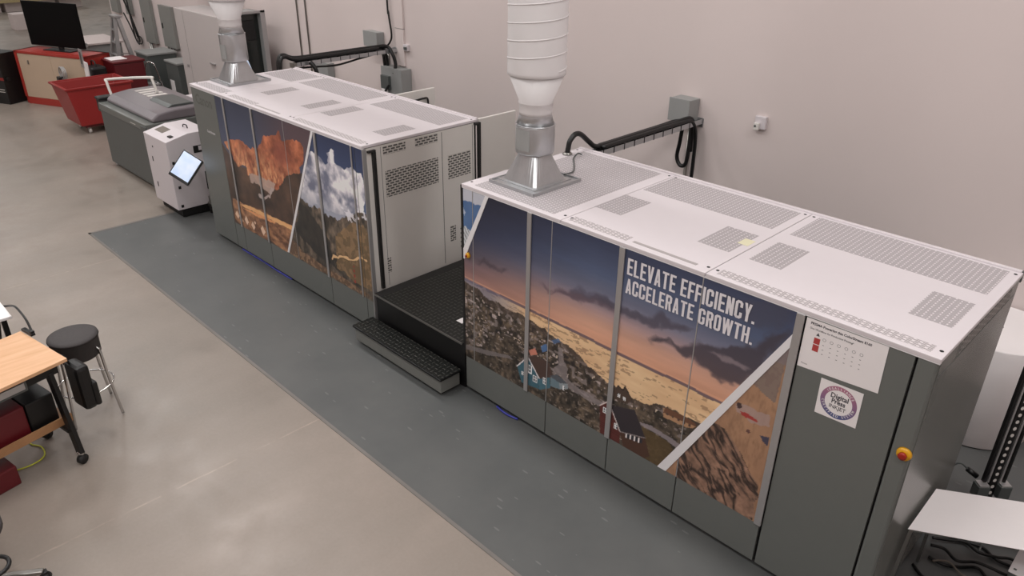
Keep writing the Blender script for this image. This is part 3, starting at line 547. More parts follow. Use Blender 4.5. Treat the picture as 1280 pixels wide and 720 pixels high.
# ------------------------------------------------------------------ room
def room():
    YB = WALL
    struct('floor', MB().box(-62, 9, -11, 26, -.2, 0), M['floor'])
    struct('wall_back', MB().box(-17.25, 9, YB, YB+.3, 0, 7.6), M['wall'])
    struct('wall_right', MB().box(9, 9.3, -11, YB+.3, 0, 7.6), M['wall'])
    struct('wall_front', MB().box(-62, 9.3, -11.3, -11, 0, 7.6), M['wall'])
    struct('wall_left', MB().box(-62.3, -62, -11.3, 26.3, 0, 7.6), M['wall'])
    struct('wall_far', MB().box(-62, -17.25, 26, 26.3, 0, 7.6), M['wall'])
    struct('wall_side', MB().box(-17.25, -16.95, YB+.3, 26, 0, 7.6), M['wall'])
    struct('ceiling', MB().box(-62.3, 9.3, -11.3, 26.3, 7.6, 7.8), M['ceil'])
    struct('trim_1', MB().box(-11.6, 9, YB-.012, YB, 0, .1), M['greydark'])
room()
# sheet vinyl under the presses, with an aluminium-bright edge
mt = thing('floor_mat', 'large dark grey speckled vinyl floor sheet under and in front of the presses', 'floor mat', (-6.165, -1.191, 0))
MB().box(-6.165, 6.6, -1.191, 3.34, 0, .004).build('sheet', M['vinyl'], mt)
MB().box(-6.2, 6.6, -1.215, -1.185, 0, .0055).box(-6.2, -6.15, -1.215, -.02, 0, .0055).build('edge_strip', simple('grey_edge_strip', (122, 118, 114), .3, .2, var=.25, scale=3), mt)

# ------------------------------------------------------------------ presses
def press(X0, X1, label, doors, strips, seams, panel, panel_side, paint, mural_x, diag, modules, vents, fronts, x_side_label):
    r = thing('printing_press', label, 'printing press', ((X0+X1)/2, D/2, 0), 'inkjet press towers' if False else None)
    # body behind the doors
    MB().box(X0+.012, X1-.012, .028, D-.012, .05, 1.965).build('body', M['gap'], r)
    MB().box(X0+.07, X1-.07, .07, D-.05, 0, .05).build('plinth', M['gap'], r)
    zb = .05; zt = 1.968
    for a, b in doors:
        d = MB().box(a+.004, b-.004, 0, .026, zb, zt).build('door', M['grey'], r, .003)
        m0 = max(a+.004, mural_x[0]); m1 = min(b-.004, mural_x[1])
        if m1-m0 > .05: mural(m0, m1, .375, zt-.002, paint, d)
    MB().box(panel[0], panel[1], 0, .026, zb, zt).build('end_door', M['grey'], r, .003)
    for x, w in strips: MB().box(x-w/2, x+w/2, -.014, -.002, .372, zt).build('door_trim', M['silver'], r, .003)
    for x in seams: MB().box(x-.0035, x+.0035, -.0032, -.0018, .375, zt).build('seam', M['silver'], r)
    for (bx0, bx1), (tx0, tx1), zb2, zt2, dm in diag:
        q = MB().prism([(bx0, zb2), (bx1, zb2), (tx1, zt2), (tx0, zt2)], 'y', -.0065, -.002)
        q.build('diagonal_stripe', M['silverwhite'], r)
    # roof
    lim = [X0-.004]+modules+[X1+.004]
    for i in range(len(lim)-1):
        a, b = lim[i]+(.003 if i else 0), lim[i+1]-(.003 if i < len(lim)-2 else 0)
        rp = MB().box(a, b, -.008, D, 1.972, 2.0).build('roof_panel', M['white'], r, .004)
        for hx, hy in ((a+.03, .08), (b-.03, .08), (a+.03, D-.06), (b-.03, D-.06)): MB().lathe([(.011, 2.0), (.011, 2.0012)], hx, hy, 12).build('fixing_hole', M['hinge'], rp)
        for (vx0, vx1, vy0, vy1) in vents:
            if a-.02 <= vx0 and vx1 <= b+.02: MB().box(vx0, vx1, vy0, vy1, 1.9995, 2.0012).build('vent', M['slot'], rp)
        for (vx0, vx1) in fronts:
            if a-.02 <= vx0 and vx1 <= b+.02: MB().box(vx0, vx1, .032, .115, 1.9995, 2.0012).build('front_louvre', M['slot_front'], rp)
    MB().box(lim[0]+.002, lim[-1]-.002, -.006, .02, 1.966, 1.973).build('roof_rail', M['silverwhite'], r)
    MB().box(lim[0]+.01, lim[-1]-.01, D-.02, D+.012, 1.95, 2.012).build('rear_rail', M['white'], r, .003)
    return r
# far press (mountain murals)
AX0, AX1 = -4.989, -1.397
pa = press(AX0, AX1, 'far light-roofed printing press with fiery mountain and cloudy peak murals', [(-4.366, -4.133), (-4.133, -3.47), (-3.47, -2.18), (-2.18, -1.52), (-1.52, -1.40)],
    [(-4.157, .03), (-3.49, .032), (-2.205, .036), (-1.569, .018)], [-2.824], (AX0, -4.372), 'left', paint_a, (-4.366, -1.405),
    [((-3.075, -3.035), (-2.262, -2.222), .385, 1.966, 1)], [-4.24, -2.75],
    [(-4.93, -4.27, .95, 1.38), (-4.15, -2.86, .99, 1.40), (-2.66, -1.47, .99, 1.38), (-3.99, -3.80, .39, .80), (-3.11, -2.92, .39, .80), (-2.71, -2.51, .39, .81), (-1.73, -1.53, .36, .74), (-4.93, -4.98+.72, .04, .18)],
    [(-4.08, -3.5), (-2.66, -1.46)], '')
for z0, z1, x0, x1 in ((1.78, 1.80, -3.52, -2.97),):
    pass
MB().box(-3.48, -2.95, .04, .062, 1.9995, 2.002).build('label_strip', M['strip'], pa)
# end wall of the far press, facing the steps
sp_ = MB().box(AX1-.012, AX1, .045, 1.40, .055, 1.966).build('side_panel', M['cream'], pa, .003)
for (y0, y1, z0, z1) in ((.245, .60, 1.445, 1.71), (.625, .905, 1.43+.02, 1.70)): pass
MB().box(AX1, AX1+.002, .245, .90, 1.44, 1.705).build('vent', M['slot_side'], sp_)
MB().box(AX1, AX1+.002, 1.03, 1.34, 1.44, 1.695).build('vent', M['slot_side'], sp_)
MB().box(AX1, AX1+.002, .235, .50, 1.865, 1.945).build('vent', M['slot_side'], sp_)
MB().box(AX1, AX1+.002, .62, .90, 1.865, 1.965-.01).build('vent', M['slot_side'], sp_)
MB().box(AX1, AX1+.002, 1.04, 1.115, .735, .915).build('vent', M['slot_side'], sp_)
MB().box(AX1, AX1+.002, 1.18, 1.26, .60, .88).build('vent', M['slot_side'], sp_)
MB().box(AX1, AX1+.002, .20, .245, .64, .80).build('vent', M['slot_side'], sp_)
[MB().box(AX1, AX1+.0015, a, b, .5, 1.95).build('panel_joint', M['greydark'], sp_) for a, b in ((.953, .959), (.205, .209), (1.37, 1.374))]
MB().box(AX1-.012, AX1+.004, 0, .045, .055, 1.966).build('corner_post', M['silver'], pa, .003)
MB().box(AX1, AX1+.03, .10, .135, .50, 1.925).box(AX1, AX1+.03, .05, .135, 1.925, 1.945).build('seal_strip', M['rubber'], pa, .002)
MB().box(AX1, AX1+.03, 1.435, 1.468, .50, 1.945).box(AX1, AX1+.03, 1.39, 1.468, 1.945, 1.968).build('seal_strip', M['rubber'], pa, .002)
MB().box(AX1-.03, AX1, 1.47, 2.015, .3, 1.995).build('rear_door', M['cream'], pa, .004)
d_ = MB().box(-2.86, -2.83, D, 2.06, .3, 2.0).build('rear_door', M['cream'], pa, .004)
MB().tube(spline([(-2.825, 1.70, 1.90), (-2.79, 1.72, 1.90), (-2.785, 1.85, 1.91), (-2.80, 1.92, 1.89), (-2.80, 1.92, 1.78), (-2.825, 1.90, 1.76)], 5), .012, 8).build('handle', M['black'], d_)
MB().box(AX0-.0005, AX0+.012, .028, D-.02, .055, 1.966).build('side_panel', M['grey'], pa)
t_ = MB(); put_text(t_, 'Canon', -4.90, 1.78, .17, -.0006, .95, .004); t_.build('raised_emblem', M['lettergrey'], pa)
t_ = MB(); put_text(t_, 'ColorStream', -4.72, 1.455, .045, -.0008, .9, .001); t_.build('lettering', M['letter'], pa)
bt = MB().tube(spline([(-4.31, .02, .012), (-4.0, .015, .018), (-3.75, .025, .012), (-3.45, .01, .018), (-3.1, .02, .012)], 6), [.008, .014, .010, .012, .014, .009]*4+[.008]*1, 8)
tag(origin(bt.build('film_strip', M['blue']), (-4.31, .02, 0)), 'crumpled blue film strip along the foot of the far press', 'film')
bt = MB().tube(spline([(.40, .01, .014), (.47, -.01, .022), (.56, -.012, .018), (.66, .01, .012)], 6), .010, 8)
tag(origin(bt.build('film_strip', M['blue']), (.40, .01, 0)), 'short crumpled blue film strip at the foot of the near press', 'film')

# near press (seaside town mural)
BX1 = 3.638
pb = press(0., BX1, 'near large printing press with sunset seaside town mural and white slogan', [(0.004, .985), (.985, 1.632), (1.632, 2.257), (2.257, 2.915)],
    [(.762, .042), (1.630, .046), (2.900, .05)], [.122, .986, 2.257], (2.93, 3.522), 'right', paint_b, (.006, 2.876),
    [], [1.068, 2.266],
    [(.10, .96, .04, 1.38), (1.09, 2.20, .945, 1.385), (2.335, 3.575, .945, 1.40), (1.065, 1.31, .375, .75), (1.96, 2.20, .375, .765), (2.345, 2.567, .375, .765), (3.335, 3.568, .375, .765)],
    [(1.10, 1.62), (2.32, 3.575)], '')
MB().prism([(.004, 1.34), (.018, 1.34), (.312, 1.966), (.274, 1.966), (.004, 1.43)], 'y', -.0065, -.002).build('diagonal_stripe', M['silverwhite'], pb)
MB().prism([(2.097, .376), (2.170, .376), (2.873, 1.73), (2.873, 1.822)], 'y', -.0065, -.002).build('diagonal_stripe', M['silverwhite'], pb)
MB().box(1.665, 2.163, .045, .072, 1.9995, 2.002).build('label_strip', M['strip'], pb)
MB().box(2.16, 2.235, .55, .66, 1.9995, 2.0016).build('yellow_label', M['grout'], pb)
MB().box(3.532, BX1-.002, 0, .03, .05, 1.968).build('corner_post', M['grey'], pb, .02)
sp2 = MB().box(BX1-.014, BX1, .03, D-.02, .05, 1.968).build('side_panel', simple('glossy_grey_panel', (108, 109, 105), .27, var=.02), pb, .003)
MB().box(BX1, BX1+.002, .36, 1.27, 1.875, 1.955).build('vent', M['slot_end'], sp2)
MB().box(BX1, BX1+.0015, .04, D-.04, 1.862, 1.866).box(BX1, BX1+.0015, .318, .322, 1.866, 1.966).build('panel_joint', M['greydark'], sp2)
MB().box(-.012, .0, .03, D-.02, .05, 1.966).build('side_panel', M['grey'], pb)
MB().box(-.022, .003, -.004, .03, .40, 1.985).build('seal_strip', M['rubber'], pb, .002)
MB().box(BX1-.16, BX1+.004, D, D+.03, 1.93, 2.005).build('rear_bracket', M['greydark'], pb, .003)
eb = MB(); eb.tube([(3.604, .001, 1.376), (3.604, -.012, 1.376), (3.604, -.018, 1.376)], [.042, .038, .02], 24)
eb = eb.build('emergency_stop_housing', M['yellow'], pb); MB().tube([(3.604, -.016, 1.374), (3.604, -.034, 1.374), (3.604, -.038, 1.374)], [.021, .023, .014], 20).build('push_button', M['redbtn'], eb)
eb = MB().tube([(.062, -.001, 1.385), (.062, -.016, 1.385), (.062, -.02, 1.385)], [.026, .024, .012], 20).build('emergency_stop_housing', M['yellow'], pb)
MB().tube([(.057, -.018, 1.383), (.057, -.030, 1.383)], [.009, .010], 16).build('push_button', M['redbtn'], eb)
sl = MB(); slogan(sl, 'ELEVATE EFFICIENCY.', 1.680, 2.632, 1.784, .122, -.005); slogan(sl, 'ACCELERATE GROWTH.', 1.680, 2.640, 1.643, .112, -.005)
o_ = sl.build('slogan_lettering', M['letter'], pb)
# poster sheet and round badge stuck on the end door
ps = MB().add([(2.925, -.0025, 1.985-.03), (3.39, -.0025, 1.962-.0), (3.395, -.0025, 1.668), (2.918, -.0025, 1.632+.0)], [(0, 1, 2, 3)])
ps = MB().prism([(2.934, 1.958), (3.389, 1.962), (3.395, 1.668), (2.934, 1.638)], 'y', -.0030, -.0008).build('poster', M['paper'], pb)
tx = MB(); put_text(tx, 'PRISMA Powering this ColorStream 8160', 2.962, 1.927, .0218, -.0036, .93, .0007); put_text(tx, 'One Workflow for Production Printing*', 2.962, 1.898, .0165, -.0036, .93, .0002)
put_text(tx, 'Canon', 2.952, 1.664, .016, -.0036, .9)
for k in range(6):
    cx_ = 3.055+k*.042; cz_ = 1.858-k*.0005
    for j in range(12):
        a = 2*PI*j/12; b = 2*PI*(j+1)/12; r0, r1 = .0095, .0078
        tx.add([(cx_+r0*math.cos(a), -.0036, cz_+r0*math.sin(a)), (cx_+r0*math.cos(b), -.0036, cz_+r0*math.sin(b)), (cx_+r1*math.cos(b), -.0036, cz_+r1*math.sin(b)), (cx_+r1*math.cos(a), -.0036, cz_+r1*math.sin(a))], [(0, 1, 2, 3)])
    for row, zz in enumerate((1.822, 1.793, 1.765)):
        tx.add([(cx_-.005+row*.002, -.0036, zz), (cx_+.004+row*.002, -.0036, zz), (cx_+.004+row*.002, -.0036, zz+.003), (cx_-.005+row*.002, -.0036, zz+.003)], [(0, 1, 2, 3)])
tx.add([(3.005, -.0036, 1.868), (3.026, -.0036, 1.868), (3.015, -.0036, 1.888)], [(0, 1, 2)]); tx.build('printed_text', M['letterdark'], ps)
[MB().box(2.998, 3.033, -.0037, -.003, a, b).build('printed_block', M['pinkdot'], ps) for a, b in ((1.815, 1.853), (1.768, 1.810))]
bd = MB().prism([(3.086, 1.622), (3.328, 1.630), (3.331, 1.396), (3.090, 1.388)], 'y', -.0030, -.0008).build('badge', M['paper'], pb)
bcx, bcz = 3.209, 1.509
def ring_col():
    n = 72; vs = []; fs = []; cs = []
    for k in range(n):
        a = 2*PI*k/n
        for r_ in (.105, .079):
            vs.append((bcx+r_*math.cos(a), -.0036, bcz+r_*math.sin(a))); f = (math.sin(a)+1)/2
            cs.append([((1-f)*p+f*q) for p, q in zip((.075, .10, .24), (.42, .16, .24))]+[1.])
        fs.append((2*k, 2*k+1, (2*k+3) % (2*n), (2*k+2) % (2*n)))
    m = MB().add(vs, fs); o = m.build('badge_ring', M['print'], bd)
    at = o.data.color_attributes.new('Col', 'FLOAT_COLOR', 'POINT'); at.data.foreach_set('color', [c for q in cs for c in q])
ring_col()
tx = MB(); put_text(tx, 'Digital', bcx, bcz+.022, .045, -.0038, .9, .0012, align='center'); put_text(tx, 'Press', bcx, bcz-.012, .042, -.0038, .9, .0012, align='center'); put_text(tx, 'INKJET', bcx, bcz-.046, .034, -.0038, .95, .0004, align='center')
tx.build('printed_text', M['letterdark'], bd)
tx = MB()
def arc_text(mb, s, r, a_mid, dirn, size):
    n = len(s); st = math.radians(10.5)
    for i, ch in enumerate(s):
        if ch == ' ': continue
        a = a_mid+dirn*(-(i-(n-1)/2)*st)
        rot = a-PI/2 if dirn > 0 else a+PI/2
        rr = r if dirn > 0 else r+size*.55
        put_text(mb, ch, bcx+rr*math.cos(a), bcz+rr*math.sin(a), size, -.0041, .9, .0004, rot, 'center')
arc_text(tx, 'IDEALLIANCE', .0845, PI/2, 1, .021); arc_text(tx, 'CERTIFIED SYSTEM', .0845, -PI/2, -1, .021); tx.build('ring_lettering', M['paper'], bd)

# ------------------------------------------------------------------ exhaust ducts
def duct(cx, cy, bx0, bx1, by0, by1, label, ztop=7.6, up=0.):
    r = thing('exhaust_duct', label, 'exhaust duct', (cx, cy, 2.0))
    b = MB().box(bx0, bx1, by0, by1, 2.0015, 2.016); e = .012
    for (a, c, d, f) in ((bx0, bx1, by0, by0+e), (bx0, bx1, by1-e, by1), (bx0, bx0+e, by0, by1), (bx1-e, bx1, by0, by1)): b.box(a, c, d, f, 2.016, 2.028)
    b.build('base_tray', M['galv'], r, .003)
    # square-to-round transition
    n = 48; lo = []; hi = []; s = .185; rt = .118; z0 = 2.016; z1 = 2.255
    for k in range(n):
        a = 2*PI*(k+.5)/n; c, q = math.cos(a), math.sin(a); m = max(abs(c), abs(q)); m2 = m**1.0
        lo.append((cx+s*c/m2, cy+s*q/m2, z0)); hi.append((cx+rt*c, cy+rt*q, z1))
    t = MB().add(lo+hi, [(k, (k+1) % n, n+(k+1) % n, n+k) for k in range(n)], False)
    t.box(cx-s-.03, cx+s+.03, cy-s-.03, cy+s+.03, 2.016, 2.022); t.build('transition_hood', M['galv'], r)
    c = MB().lathe([(.118, 2.24), (.152, 2.25), (.155, 2.262), (.155, 2.46+up), (.150, 2.475+up)], cx, cy, 36); c.lathe([(.150, 2.475+up), (.128, 2.545+up), (.128, 2.575+up)], cx, cy, 36); c.lathe([(.157, 2.47+up), (.160, 2.474+up), (.157, 2.478+up)], cx, cy, 36)
    cb = c.build('collar', M['galv'], r)
    pl = MB()
    for k in range(7):
        a0 = math.radians(-118+k*8); a1 = math.radians(-110+k*8)
        pl.add([(cx+.158*math.cos(a0), cy+.158*math.sin(a0), 2.285), (cx+.158*math.cos(a1), cy+.158*math.sin(a1), 2.285), (cx+.158*math.cos(a1), cy+.158*math.sin(a1), 2.45), (cx+.158*math.cos(a0), cy+.158*math.sin(a0), 2.45)], [(0, 1, 2, 3)])
    pl.build('blade_plate', M['elec'], cb)
    MB().lathe([(a, b+up) for a, b in ((.128, 2.55), (.132, 2.575), (.132, 2.635), (.136, 2.64), (.136, 2.648), (.132, 2.655), (.218, 2.862))], cx, cy, 40).build('reducer', M['duct'], r)
    p = MB().lathe([(.218, 2.855+up), (.226, 2.86+up), (.2245, 2.885+up), (.222, ztop-.001)], cx, cy, 48)
    hel = []; turns = int((ztop-3.05-up)/.125); N = turns*28
    for k in range(N+1):
        a = 2*PI*k/28; hel.append((cx+.2235*math.cos(a), cy+.2235*math.sin(a), 2.9+up+.125*k/28))
    p.tube(hel, .0062, 6); p.build('spiral_pipe', M['duct'], r)
    return r
duct(.352, .465, .125, .625, .175, .735, 'large spiral exhaust duct rising from the near press roof')
duct(-4.725, .50, -4.965, -4.47, .245, .80, 'exhaust duct rising from the far press roof', up=.09)

# ------------------------------------------------------------------ platform and step
pf = thing('service_platform', 'black tread-plate platform between the two presses', 'platform', (-.70, .7, 0))
MB().box(-1.365, -.024, .012, 1.42, .0045, .478).build('frame', M['black'], pf, .004)
MB().box(-1.25, -.024, -.012, 1.0, .478, .491).build('tread_deck', M['tread'], pf, .002)
MB().box(-1.368, -1.254, -.012, 1.43, .478, .489).build('side_deck', M['rubber'], pf, .002)
MB().box(-1.25, -.024, 1.004, 1.43, .478, .491).build('rear_deck', M['tread'], pf, .002)
MB().box(-1.36, -.03, -.018, -.012, .474, .4935).build('nosing', M['steel'], pf)
lb = MB().box(-.375, -.295, .22, .30, .491, .493); lb.build('label', M['paper'], pf)
st = thing('step', 'low step with black tread plate and grey box base before the platform', 'step', (-.73, -.15, 0))
MB().box(-1.395, -.06, -.25, -.025, .045, .182).build('base_box', simple('step_grey_paint', (112, 113, 109), .45, var=.03), st, .004)
MB().box(-1.30, -.16, -.20, -.04, .0045, .045).build('foot', M['gap'], st)
MB().box(-1.413, -.045, -.268, -.02, .182, .206).build('tread_rim', M['black'], st, .004)
MB().box(-1.408, -.05, -.263, -.022, .206, .2105).build('tread_plate', M['tread'], st)
# ------------------------------------------------------------------ electrical gear on the back wall
W = WALL
def enclosure(x0, x1, z0, z1, d, label, cat='electrical box', name='electrical_box', mat='elec', extra=None, group=None):
    r = thing(name, label, cat, ((x0+x1)/2, W, z0), group)
    MB().box(x0, x1, W-d+.012, W-.003, z0, z1).build('enclosure', M[mat], r, .006)
    c = MB().box(x0-.006, x1+.006, W-d, W-d+.014, z0-.006, z1+.006).build('cover', M[mat], r, .004)
    if extra: extra(r, c)
    return r
enclosure(-.20, .045, 1.93, 2.165, .21, 'square grey electrical box on the wall behind the near press')
enclosure(-5.94, -5.60, 1.98, 2.20, .15, 'upper grey electrical box behind the far press, above a disconnect switch')
def sw(r, c):
    MB().box(-5.42, -5.22, W-.25, W-.199, 1.42, 1.62).build('switch_block', M['greydark'], c, .004)
    MB().bar((-5.28, W-.27, 1.40), (-5.18, W-.27, 1.50), .03, .02).build('lever', M['black'], c)
    MB().box(-5.40, -5.24, W-.252, W-.25, 1.38, 1.42).build('label', M['paper'], c)
enclosure(-5.46, -4.96, 1.22, 1.74, .2, 'grey disconnect switch with black lever behind the far press', 'disconnect switch', 'disconnect_switch', extra=sw)
enclosure(-7.50, -7.08, 1.16, 1.53, .14, 'small plain grey electrical box low behind the far press')
def conduit(pts, label, r=.014, mat='steel', cat='conduit', group=None, name='conduit'):
    o = MB().tube(pts, r, 10).build(name, M[mat]); origin(o, pts[0]); return tag(o, label, cat, group)
for x in (-8.08, -7.80): conduit([(x, W-.016, 7.6), (x, W-.016, .5)], 'thin grey wall conduit, one of a tall pair left of the cable tray', .013, group='tall pair of wall conduits')
conduit([(-5.50, W-.018, 1.95), (-5.50, W-.018, .1)], 'grey conduit dropping from the upper electrical box behind the far press', .016)
conduit([(-5.60, W-.018, 1.95), (-5.60, W-.018, .1)], 'slim grey conduit next to the disconnect switch behind the far press', .012)
conduit([(-.02, W-.03, 1.92), (-.02, W-.03, .1)], 'grey conduit running down the wall under the square electrical box', .02)
ch = thing('wall_raceway', 'tall narrow pale wall raceway rising beside the disconnect switch', 'raceway', (-5.2, W, 1.8))
MB().box(-5.27, -5.08, W-.03, W, 1.76, 7.6).build('channel', M['wall'], ch, .003)
[MB().box(-5.275, -5.075, W-.034, W-.001, a, a+.004).build('joint', M['greydark'], ch) for a in (2.30, 2.78)]
conduit(spline([(-5.42, W-.04, 7.58), (-5.42, W-.04, 3.0), (-5.40, W-.04, 2.5), (-5.36, W-.04, 2.15), (-5.50, W-.07, 1.98)], 6), 'black cable hanging down the wall to the tray behind the far press', .014, 'black', 'cable', name='cable')
ol = thing('wall_outlet', 'small white outlet box alone on the wall right of the near duct', 'outlet', (.79, W, 2.0))
MB().box(.725, .845, W-.04, W, 1.985, 2.115).build('plate', M['white'], ol, .006); MB().box(.735, .79, W-.075, W-.04, 1.98, 2.05).build('adapter', M['cream'], ol, .004)
MB().tube([(.755, W-.08, 2.02), (.755, W-.06, 2.02)], .012, 12).build('socket', M['greydark'], ol)
ol = thing('wall_outlet', 'tiny wall outlet on the pale raceway above the disconnect switch', 'outlet', (-5.0, W, 2.05))
MB().box(-5.07, -4.97, W-.05, W, 2.0, 2.09).build('plate', M['white'], ol, .004); MB().box(-5.04, -4.98, W-.07, W-.05, 2.02, 2.06).build('adapter', M['greydark'], ol, .004)

def cable_tray(x, y0, y1, z, label, brace=True):
    r = thing('cable_tray', label, 'cable tray', (x, y1, z))
    a = MB().box(x-.05, x-.044, y0, y1, z-.05, z).box(x+.044, x+.05, y0, y1, z-.05, z).box(x-.05, x+.05, y0, y1, z-.054, z-.05); a.build('channel', M['galv'], r, .001)
    n = int((y1-y0)/.16)
    for k in range(n): MB().box(x-.054, x+.054, y0+.06+k*.16, y0+.068+k*.16, z-.057, z+.002).build('cable_tie', M['black'], r)
    MB().box(x-.06, x+.06, y0-.05, y0, z-.07, z-.005).build('end_bracket', M['steel'], r, .004)
    MB().box(x-.06, x+.06, y1-.008, y1, z-.09, z+.01).build('wall_bracket', M['galv'], r, .003)
    return r
cable_tray(.06, 1.60, W, 1.955, 'galvanised cable tray from the wall to the near press roof')
cable_tray(-5.30, 1.62, W, 2.005, 'galvanised cable tray from the wall to the far press roof')
def cab(pts, r, label, n=8, mat='black', name='cable', group=None):
    p = spline(pts, n); o = MB().tube(p, r, 10).build(name, M[mat]); origin(o, pts[0]); return tag(o, label, 'cable', group)
cab([(.06, 1.205, 2.012), (.06, 1.215, 2.06), (.06, 1.235, 2.12), (.06, 1.30, 2.165), (.06, 1.38, 2.150), (.06, 1.50, 2.06), (.06, 1.60, 1.995), (.06, 1.75, 1.985), (.06, 2.3, 1.985), (.06, 2.9, 1.985), (.055, 3.15, 1.985), (.05, 3.25, 1.93), (.05, 3.26, 1.80), (.05, 3.27, 1.60)], .024, 'thick black cable arching off the near press roof onto the tray')
cab([(.10, 1.66, 1.98), (.10, 2.3, 1.982), (.10, 3.0, 1.98), (.105, 3.16, 1.95), (.11, 3.24, 1.80), (.11, 3.26, 1.5), (.11, 3.26, .9)], .02, 'second black cable on the near tray, dropping straight down the wall')
cab([(.025, 1.70, 1.975), (.02, 2.6, 1.978), (.00, 3.02, 1.97), (-.03, 3.18, 1.90), (-.06, 3.22, 1.7), (-.09, 3.24, 1.52), (-.04, 3.24, 1.43), (.03, 3.24, 1.46), (.045, 3.24, 1.62), (.04, 3.26, 1.86)], .022, 'black cable looped below the square electrical box')
MB_ = MB().lathe([(.045, 2.001), (.045, 2.012), (.034, 2.018), (.034, 2.022)], .06, 1.205, 20); gl = MB_.build('cable_gland', M['steel']); tag(origin(gl, (.06, 1.205, 2.0)), 'round metal gland where the thick cable enters the near press roof', 'cable gland')
cab([(.47, .70, 2.03), (.43, .86, 2.010), (.30, 1.02, 2.010), (.20, 1.13, 2.012), (.17, 1.22, 2.03), (.19, 1.25, 2.02)], .007, 'thin grey cable lying on the near press roof behind the duct', mat='greydark')
for k, (dx, dz, lab) in enumerate(((-.03, 0, 'black cable along the left edge of the far tray'), (.0, .02, 'uppermost thick black cable arching over the far tray'), (.035, 0, 'black cable along the right edge of the far tray'))):
    x = -5.30+dx
    pts = [(x+.02, 1.36, 1.90), (x+.01, 1.385, 2.06+dz), (x, 1.46, 2.10+dz), (x, 1.62, 2.045+dz), (x, 2.0, 2.04+dz), (x, 2.9, 2.04+dz), (x-.02-.06*k, 3.12, 2.03), (x-.05-.07*k, 3.22, 1.9), (x-.07-.07*k, 3.25, 1.75), (x-.08-.05*k, 3.26, 1.5)]
    if k == 1: pts = pts[:6]+[(x+.02, 3.16, 2.05), (x+.10, 3.2, 1.95), (x+.14, 3.22, 1.8), (x+.14, 3.18, 1.66)]
    cab(pts, .026 if k else .022, lab)
cab([(-5.33, 1.60, 1.92), (-5.34, 1.9, 1.90), (-5.32, 2.3, 1.88), (-5.32, 2.7, 1.925), (-5.33, 3.0, 1.95), (-5.42, 3.2, 1.9), (-5.47, 3.24, 1.7)], .014, 'thin black cable sagging beneath the far tray')
cab([(-5.20, 1.80, 2.0), (-5.14, 1.84, 1.9), (-5.12, 1.85, 1.7), (-5.12, 1.86, 1.4)], .03, 'short black cable dropping from the far tray behind the press')

# ------------------------------------------------------------------ machines left of the far press
wu = thing('feeder_unit', 'white floor-standing paper feeder unit left of the far press', 'paper feeder', (-6.2, .2, 0))
b = MB(); xa, xb = -6.59, -5.85
b.prism([(-.115, .13), (.50, .13), (.50, 1.165), (.20, 1.165), (-.115, 1.095)], 'x', xa, xb); wc = b.build('casing', M['white'], wu, .006)
MB().box(xa+.06, xb-.02, -.06, .44, .02, .13).build('base', M['gap'], wu)
MB().prism([(-6.45, -.04), (-6.24, -.04), (-6.24, .12), (-6.45, .12)], 'z', 1.118, 1.150).build('touch_panel', M['greydark'], wu) if False else None
tp = MB(); sl_ = (1.165-1.095)/.315
for (xx0, xx1, yy0, yy1, nm, mt_) in ((-6.50, -6.24, .01, .135, 'control_panel', 'mesh'),):
    z = lambda y: 1.095+(y+.115)*sl_+.002
    MB().add([(xx0, yy0, z(yy0)), (xx1, yy0, z(yy0)), (xx1, yy1, z(yy1)), (xx0, yy1, z(yy1)), (xx0, yy0, z(yy0)-.01), (xx1, yy0, z(yy0)-.01), (xx1, yy1, z(yy1)-.01), (xx0, yy1, z(yy1)-.01)], [(0, 1, 2, 3), (7, 6, 5, 4), (0, 4, 5, 1), (1, 5, 6, 2), (2, 6, 7, 3), (3, 7, 4, 0)]).build(nm, M[mt_], wu)
MB().box(-6.02, -5.93, -.015, .035, 1.115, 1.136).build('latch', M['black'], wu)
MB().tube(spline([(-6.22, .30, 1.165), (-6.2, .30, 1.20), (-6.12, .31, 1.205), (-6.10, .31, 1.166)], 5), .008, 8).build('handle', M['black'], wu)
for (x, z) in ((-6.34, .94), (-6.42, .75), (-6.42, .38)): MB().box(x-.012, x+.012, -.118, -.114, z-.035 if z < .9 else z-.012, z+.035 if z < .9 else z+.012).build('latch', M['hinge'], wu)
for (y, z) in ((-.06, .80), (-.04, .45), (-.05, .18)): MB().box(xb-.002, xb+.002, y-.018, y+.018, z-.02, z+.02).build('latch', M['hinge'], wu)
MB().box(xb-.002, xb+.003, .24, .40, .88, .98).build('opening', M['gap'], wu); MB().box(xb-.002, xb+.003, .34, .46, .34, .60).build('opening', M['gap'], wu)
MB().box(xb+.003, xb+.006, .31, .39, .91, .97).build('opening_plate', M['white'], wu)
MB().box(xb+.002, xb+.22, .30, .42, .10, .16).box(xb+.05, xb+.10, .30, .40, .15, .26).build('guide_roller', M['steel'], wu, .01)
[MB().lathe([(.04, .0045), (.04, .10)], xb+a, b, 14).build('foot', M['gap'], wu) for a, b in ((.16, .40), (.05, .34))]
